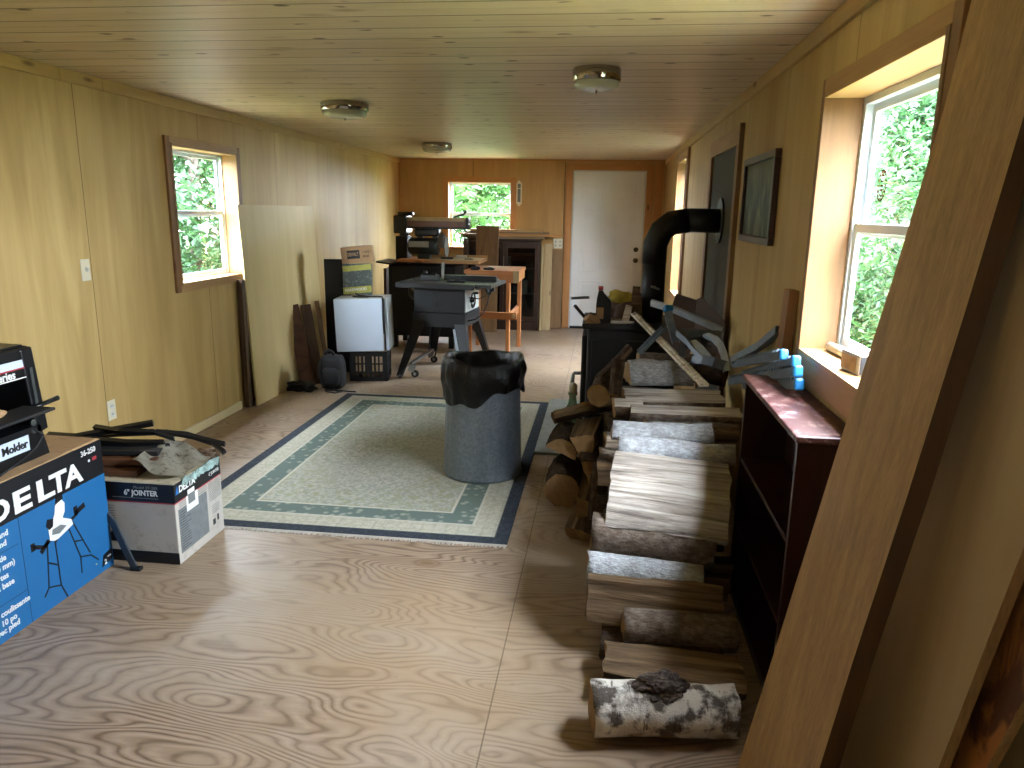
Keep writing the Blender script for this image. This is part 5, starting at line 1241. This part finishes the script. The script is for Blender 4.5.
for k in range(3): a = 2*PI*k/3+.4; w_.beam(c_, (c_[0], c_[1]+.07*math.cos(a), c_[2]+.07*math.sin(a)), .008, .016)
w_.cyl((1.50, 7.10, .70), (1.545, 7.10, .70), .02, n=14); w_.cyl((1.53, 7.10, .77), (1.58, 7.10, .77), .010, n=8); part('hand_wheel', w_, 'black', t)
mb = MB(); mb.tube([(1.73, 6.92, tz-.08), (1.71, 6.95, tz-.18), (1.66, 6.98, tz-.28), (1.58, 7.0, tz-.34), (1.50, 7.0, tz-.36)], .006, 6); mb.tube([(1.70, 6.94, tz-.10), (1.62, 6.96, tz-.14), (1.52, 6.98, tz-.13)], .004, 6); part('power_cord', mb, 'rubber', t)
mb = MB().beam((1.40, 6.905, .44), (1.46, 6.905, .02), .03, .012); 
part('spare_leg', mb, 'zinc', t)
t.rotation_euler.z = -.09; t.location.x += .03
# motor behind left of saw
t = thing('saw_motor', 'black electric motor hanging behind the left side of the table saw', 'motor', (.86, 7.75, .60))
mb = MB(); mb.cyl((.78, 7.72, .70), (1.0, 7.72, .70), .085, n=24); mb.cyl((.76, 7.72, .70), (.78, 7.72, .70), .06, n=20); part('motor_body', mb, 'black', t)
mb = MB()
for k in range(10): a = 2*PI*k/10; mb.box((.757, 7.72+.045*math.cos(a), .70+.045*math.sin(a)), (.006, .012, .03), (a, 0, 0))
mb.tube([(.80, 7.64, .76), (.83, 7.62, .72), (.90, 7.63, .69)], .012, 8); part('motor_fins', mb, 'steel', t)
part('motor_mount', MB().bb((.82, 7.68, .775), (1.0, 7.80, .83), .004), 'black', t)

# ================================================================= radial arm saw
ry = 8.45
t = thing('radial_arm_saw', 'radial arm saw with a long brown arm and green motor, behind the table saw', 'radial arm saw', (.85, ry, 0))
zt2 = .965
mb = MB(); mb.bb((.50, ry-.28, .14), (1.25, ry+.30, .93), .01); part('stand_cabinet', mb, 'blackmatte', t)
for a in (.55, 1.20): part('leg', MB().bb((a-.03, ry-.24, 0), (a+.03, ry-.18, .15), .004), 'black', t)
for a in (.55, 1.20): part('leg', MB().bb((a-.03, ry+.2, 0), (a+.03, ry+.26, .15), .004), 'black', t)
mb = MB(); mb.box((.46, ry-.1, .955), (.16, .50, .02), (0, .12, 0), .004); part('side_wing', mb, 'black', t)
part('table_board', MB().bb((.60, ry-.30, zt2), (.92, ry+.26, zt2+.03), .003), 'bench_x', t, label='brown left table board')
part('table_board', MB().bb((.925, ry-.34, zt2-.002), (1.53, ry+.24, zt2+.035), .003), 'pine_x', t, label='pale right table board')
part('fence_board', MB().bb((.60, ry+.26, zt2), (1.53, ry+.28, zt2+.06), .003), 'pine_x', t)
mb = MB(); mb.cyl((.60, ry+.05, .93), (.60, ry+.05, 1.30), .055, n=24); part('column', mb, 'steel', t)
part('column_shroud', MB().bb((.525, ry-.06, .93), (.66, ry+.16, 1.24), .012), 'blackmatte', t)
part('column_head', MB().bb((.51, ry-.09, 1.27), (.66, ry+.19, 1.47), .015), 'black', t)
part('arm_crank', MB().bb((.54, ry-.02, 1.47), (.72, ry+.06, 1.51), .012), 'black', t)
mb = MB(); mb.bb((.62, ry-.05, 1.345), (1.33, ry+.10, 1.445), .012); part('arm', mb, 'rosy', t, label='long red-brown arm')
part('arm_top_cover', MB().bb((.625, ry-.056, 1.41), (1.32, ry+.106, 1.452), .01), 'armtop', t, label='worn cream strip on the arm')
part('arm_track', MB().bb((.66, ry-.04, 1.325), (1.33, ry+.09, 1.347), .004), 'black', t)
part('arm_end_cap', MB().bb((1.33, ry-.06, 1.33), (1.365, ry+.11, 1.455), .01), 'black', t)
mb = MB(); mb.tube([(1.18, ry, 1.455), (1.24, ry, 1.475), (1.30, ry, 1.49), (1.33, ry, 1.53)], [.01, .012, .012, .016], 10); part('arm_handle', mb, 'black', t)
part('end_knob', MB().cyl((1.365, ry, 1.36), (1.385, ry, 1.36), .015, n=14), 'white', t)
mb = MB(); mb.box((.88, ry+.02, 1.285), (.28, .14, .09), None, .02); mb.box((.80, ry+.02, 1.22), (.06, .12, .12), (0, .3, 0), .01); mb.box((.98, ry+.02, 1.22), (.06, .12, .12), (0, -.3, 0), .01); part('yoke', mb, 'black', t)
mb = MB(); mb.cyl((.70, ry-.05, 1.13), (1.02, ry-.05, 1.13), .095, n=28); mb.cyl((.68, ry-.05, 1.13), (.70, ry-.05, 1.13), .07, .09, 24); part('motor', mb, 'darkgreen', t)
part('motor_label', MB().bb((.70, ry-.152, 1.125), (.93, ry-.142, 1.19), .003), 'appl2', t, label='silver maker plate')
part('label_disc', MB().cyl((.965, ry-.145, 1.155), (.965, ry-.155, 1.155), .034, n=20), 'inkblk', t)
mb = MB(); mb.prism([(-.10, -.02), (.10, -.02), (.12, .04), (.09, .10), (.0, .14), (-.09, .10), (-.12, .04)], .05, Matrix.Translation((1.03, ry-.02, 1.14)) @ Matrix.Rotation(PI/2, 4, 'Z') @ Matrix.Rotation(PI/2, 4, 'X')); part('blade_guard', mb, 'steel', t)
mb = MB(); mb.cyl((1.105, ry-.02, 1.13), (1.112, ry-.02, 1.13), .11, n=36); part('saw_blade', mb, 'appl2', t)
mb = MB(); mb.cyl((1.01, ry+.0, 1.31), (1.01, ry-.03, 1.24), .014, n=10); part('clamp_lever', mb, 'appl', t)
mb = MB(); mb.box((.86, ry-.05, 1.02), (.14, .13, .05), None, .01); part('motor_cover', mb, 'darkgreen', t)
part('brown_side_board', MB().bb((.33, ry+.1, .40), (.36, ry+.40, .86), .003), 'leather', t)
mb = MB(); mb.box((1.13, ry-.10, zt2+.045), (.14, .04, .02), None, .004); part('small_clamp', mb, 'inkblk', t)
t.location.x -= .10; t.location.z += .006
single('wood_block', MB().bb((1.10, ry+.05, zt2+.036), (1.22, ry+.10, zt2+.075), .003), 'label', 'small pale block on the radial arm saw table', 'block', (1.16, ry+.07, zt2+.036))
lump('dark_tool', (1.28, ry-.12, zt2+.036), (.05, .03, .012), 'inkblk', 'small dark tool lying on the radial arm saw table', 'tool', 61)

# ================================================================= orange workbench
t = thing('workbench', 'orange two-by-four workbench behind the table saw at its right', 'workbench', (1.7, 8.0, 0))
bz = .885; X0, X1, Ya, Yb = 1.30, 1.89, 7.92, 8.66
part('top_board', MB().bb((X0, Ya, bz), (X1, Yb, bz+.035), .004), 'bench_x', t)
part('apron', MB().bb((X0+.02, Ya+.02, bz-.09), (X1-.02, Ya+.055, bz), .003), 'bench_x', t)
part('apron', MB().bb((X1-.05, Ya+.055, bz-.09), (X1-.01, Yb-.02, bz), .003), 'bench_z', t)
for (a, b) in ((X1-.12, Ya+.06), (X0+.05, Ya+.06), (X1-.06, Yb-.12), (X0+.05, Yb-.12)): part('leg', MB().bb((a-.02, b, 0), (a+.02, b+.085, bz), .004), 'bench_z', t)
part('stretcher', MB().bb((X0+.02, Ya+.02, .40), (X1-.02, Ya+.058, .475), .003), 'bench_x', t)
part('stretcher', MB().bb((X1-.10, Ya+.06, .40), (X1-.06, Yb-.03, .475), .003), 'bench_z', t)
part('bolt', MB().cyl((X1-.05, Ya+.02, .44), (X1-.05, Ya+.0, .44), .02, n=12), 'pale_z', t)
part('end_grain_block', MB().bb((X1-.06, Ya-.004, bz-.09), (X1+.005, Ya+.02, bz+.037), .003), 'pale_z', t, label='pale end-grain corner block')
for i, (x, y, c_, lb) in enumerate(((1.42, 7.95, (.05, .03, .03), 'dark clamp lying on the workbench nearest the saw'), (1.56, 8.0, (.06, .03, .02), 'dark tool in the middle of the workbench'))): lump('hand_tool', (x, y, bz+.036), c_, 'inkblk', lb, 'tool', 70+i)

# ================================================================= cabinet and boards at the far wall
t = thing('glass_cabinet', 'dark wood cabinet with glass doors standing against the far wall', 'cabinet', (1.48, 9.95, 0))
cx0, cx1, cy0, cy1, ch = 1.02, 1.945, 9.78, 10.11, 1.195
for a in (cx0, cx1-.03): part('side_panel', MB().bb((a, cy0+.02, 0), (a+.03, cy1, ch-.03), .003), 'mahogfar', t)
part('top_panel', MB().bb((cx0-.015, cy0-.01, ch-.03), (cx1+.015, cy1, ch), .005), 'mahogfar', t)
part('back_panel', MB().bb((cx0+.03, cy1-.012, .1), (cx1-.03, cy1, ch-.03)), 'mahogfar', t)
part('base_board', MB().bb((cx0, cy0+.01, 0), (cx1, cy0+.03, .12), .003), 'mahogfar', t)
for z in (.12, .47, .80): part('shelf', MB().bb((cx0+.03, cy0+.05, z-.018), (cx1-.03, cy1-.012, z)), 'mahogfar', t)
for a, b in ((cx0+.005, (cx0+cx1)/2-.003), ((cx0+cx1)/2+.003, cx1-.005)):
    m_ = MB(); z0, z1, s_ = .13, ch-.04, .05; yA, yB = cy0, cy0+.022
    m_.bb((a, yA, z0), (a+s_, yB, z1), .002); m_.bb((b-s_, yA, z0), (b, yB, z1), .002); m_.bb((a+s_, yA, z0), (b-s_, yB, z0+s_), .002); m_.bb((a+s_, yA, z1-s_*1.6), (b-s_, yB, z1), .002)
    d_ = part('cabinet_door', m_, 'mahogfar', t)
    part('glass_pane', MB().bb((a+s_, yA+.008, z0+s_), (b-s_, yA+.012, z1-s_*1.6)), 'cabglass', d_)
for i, (a, z, w, h, mt, lb) in enumerate(((1.62, .12, .16, .07, 'label', 'pale folded cloth on the bottom shelf of the glass cabinet'), (1.50, .12, .07, .12, 'inkblue', 'blue container on the bottom shelf of the glass cabinet'), (1.72, .47, .14, .18, 'frost', 'pale box on the middle shelf of the glass cabinet'), (1.50, .80, .10, .16, 'frost', 'pale upright box on the top shelf of the glass cabinet'), (1.36, .47, .10, .2, 'inkgrey', 'grey box at left on the middle shelf of the glass cabinet'))):
    single('stored_box', MB().box((a, 9.95, z+h/2+.0005), (w, .16, h), None, .012), mt, lb, 'box', (a, 9.95, z))
for i, (a, b, y, z, w, h, mt, lb) in enumerate(((.93, 2.0, 9.88, 1.1955, .16, .03, 'brn_x', 'lowest long brown board lying on the glass cabinet'), (.86, 2.22, 9.92, 1.226, .13, .026, 'redpine_x', 'longest board on the glass cabinet, sticking out at both ends'), (.95, 2.05, 9.93, 1.253, .15, .024, 'brn_x', 'third board up on the glass cabinet'), (1.02, 1.98, 9.95, 1.278, .12, .03, 'pine_x', 'topmost yellowish board on the glass cabinet'), (.92, 1.30, 9.80, 1.228, .05, .02, 'brn_x', 'short board sticking out left toward the window on the glass cabinet'))):
    single('stacked_board', MB().box(((a+b)/2, y, z+h/2+.0004*i), (b-a, w, h), (0, [.0, -.0, 0, 0, 0][i], [.0, .03, -.04, .05, .02][i]), .002), mt, lb, 'board', ((a+b)/2, y, z), group='boards on the glass cabinet')
def lean(p, q, w, th, mt, lb, nm='leaning_board'): return single(nm, MB().beam(p, q, w, th, bev=.002), mt, lb, 'board', p)
single('leaning_board', MB().box((1.285, 9.60, .675), (.295, .025, 1.36), (-.11, 0, 0), .003), 'brn_z', 'wide dark brown board leaning in front of the glass cabinet', 'board', (1.285, 9.6, 0))
single('leaning_board', MB().box((1.985, 9.84, .555), (.03, .08, 1.10), (-.06, .0, 0), .002), 'pale_z', 'thin pale edge-on board right of the glass cabinet', 'board', (1.985, 9.84, 0))
single('leaning_board', MB().box((2.055, 9.90, .565), (.10, .03, 1.13), (-.09, 0, 0), .002), 'pale_z', 'pale weathered narrow board leaning right of the glass cabinet', 'board', (2.055, 9.9, 0))
single('leaning_board', MB().box((2.168, 10.04, .53), (.145, .02, 1.05), (-.06, 0, 0), .002), 'oldbrn_z', 'weathered brown board leaning beside the door casing', 'board', (2.168, 10.0, 0))
single('leaning_board', MB().box((1.0, 9.70, .60), (.05, .16, 1.18), (-.03, 0, 0), .002), 'brownpanel', 'dark brown post-like board left of the wide leaning board', 'board', (1.0, 9.7, 0))
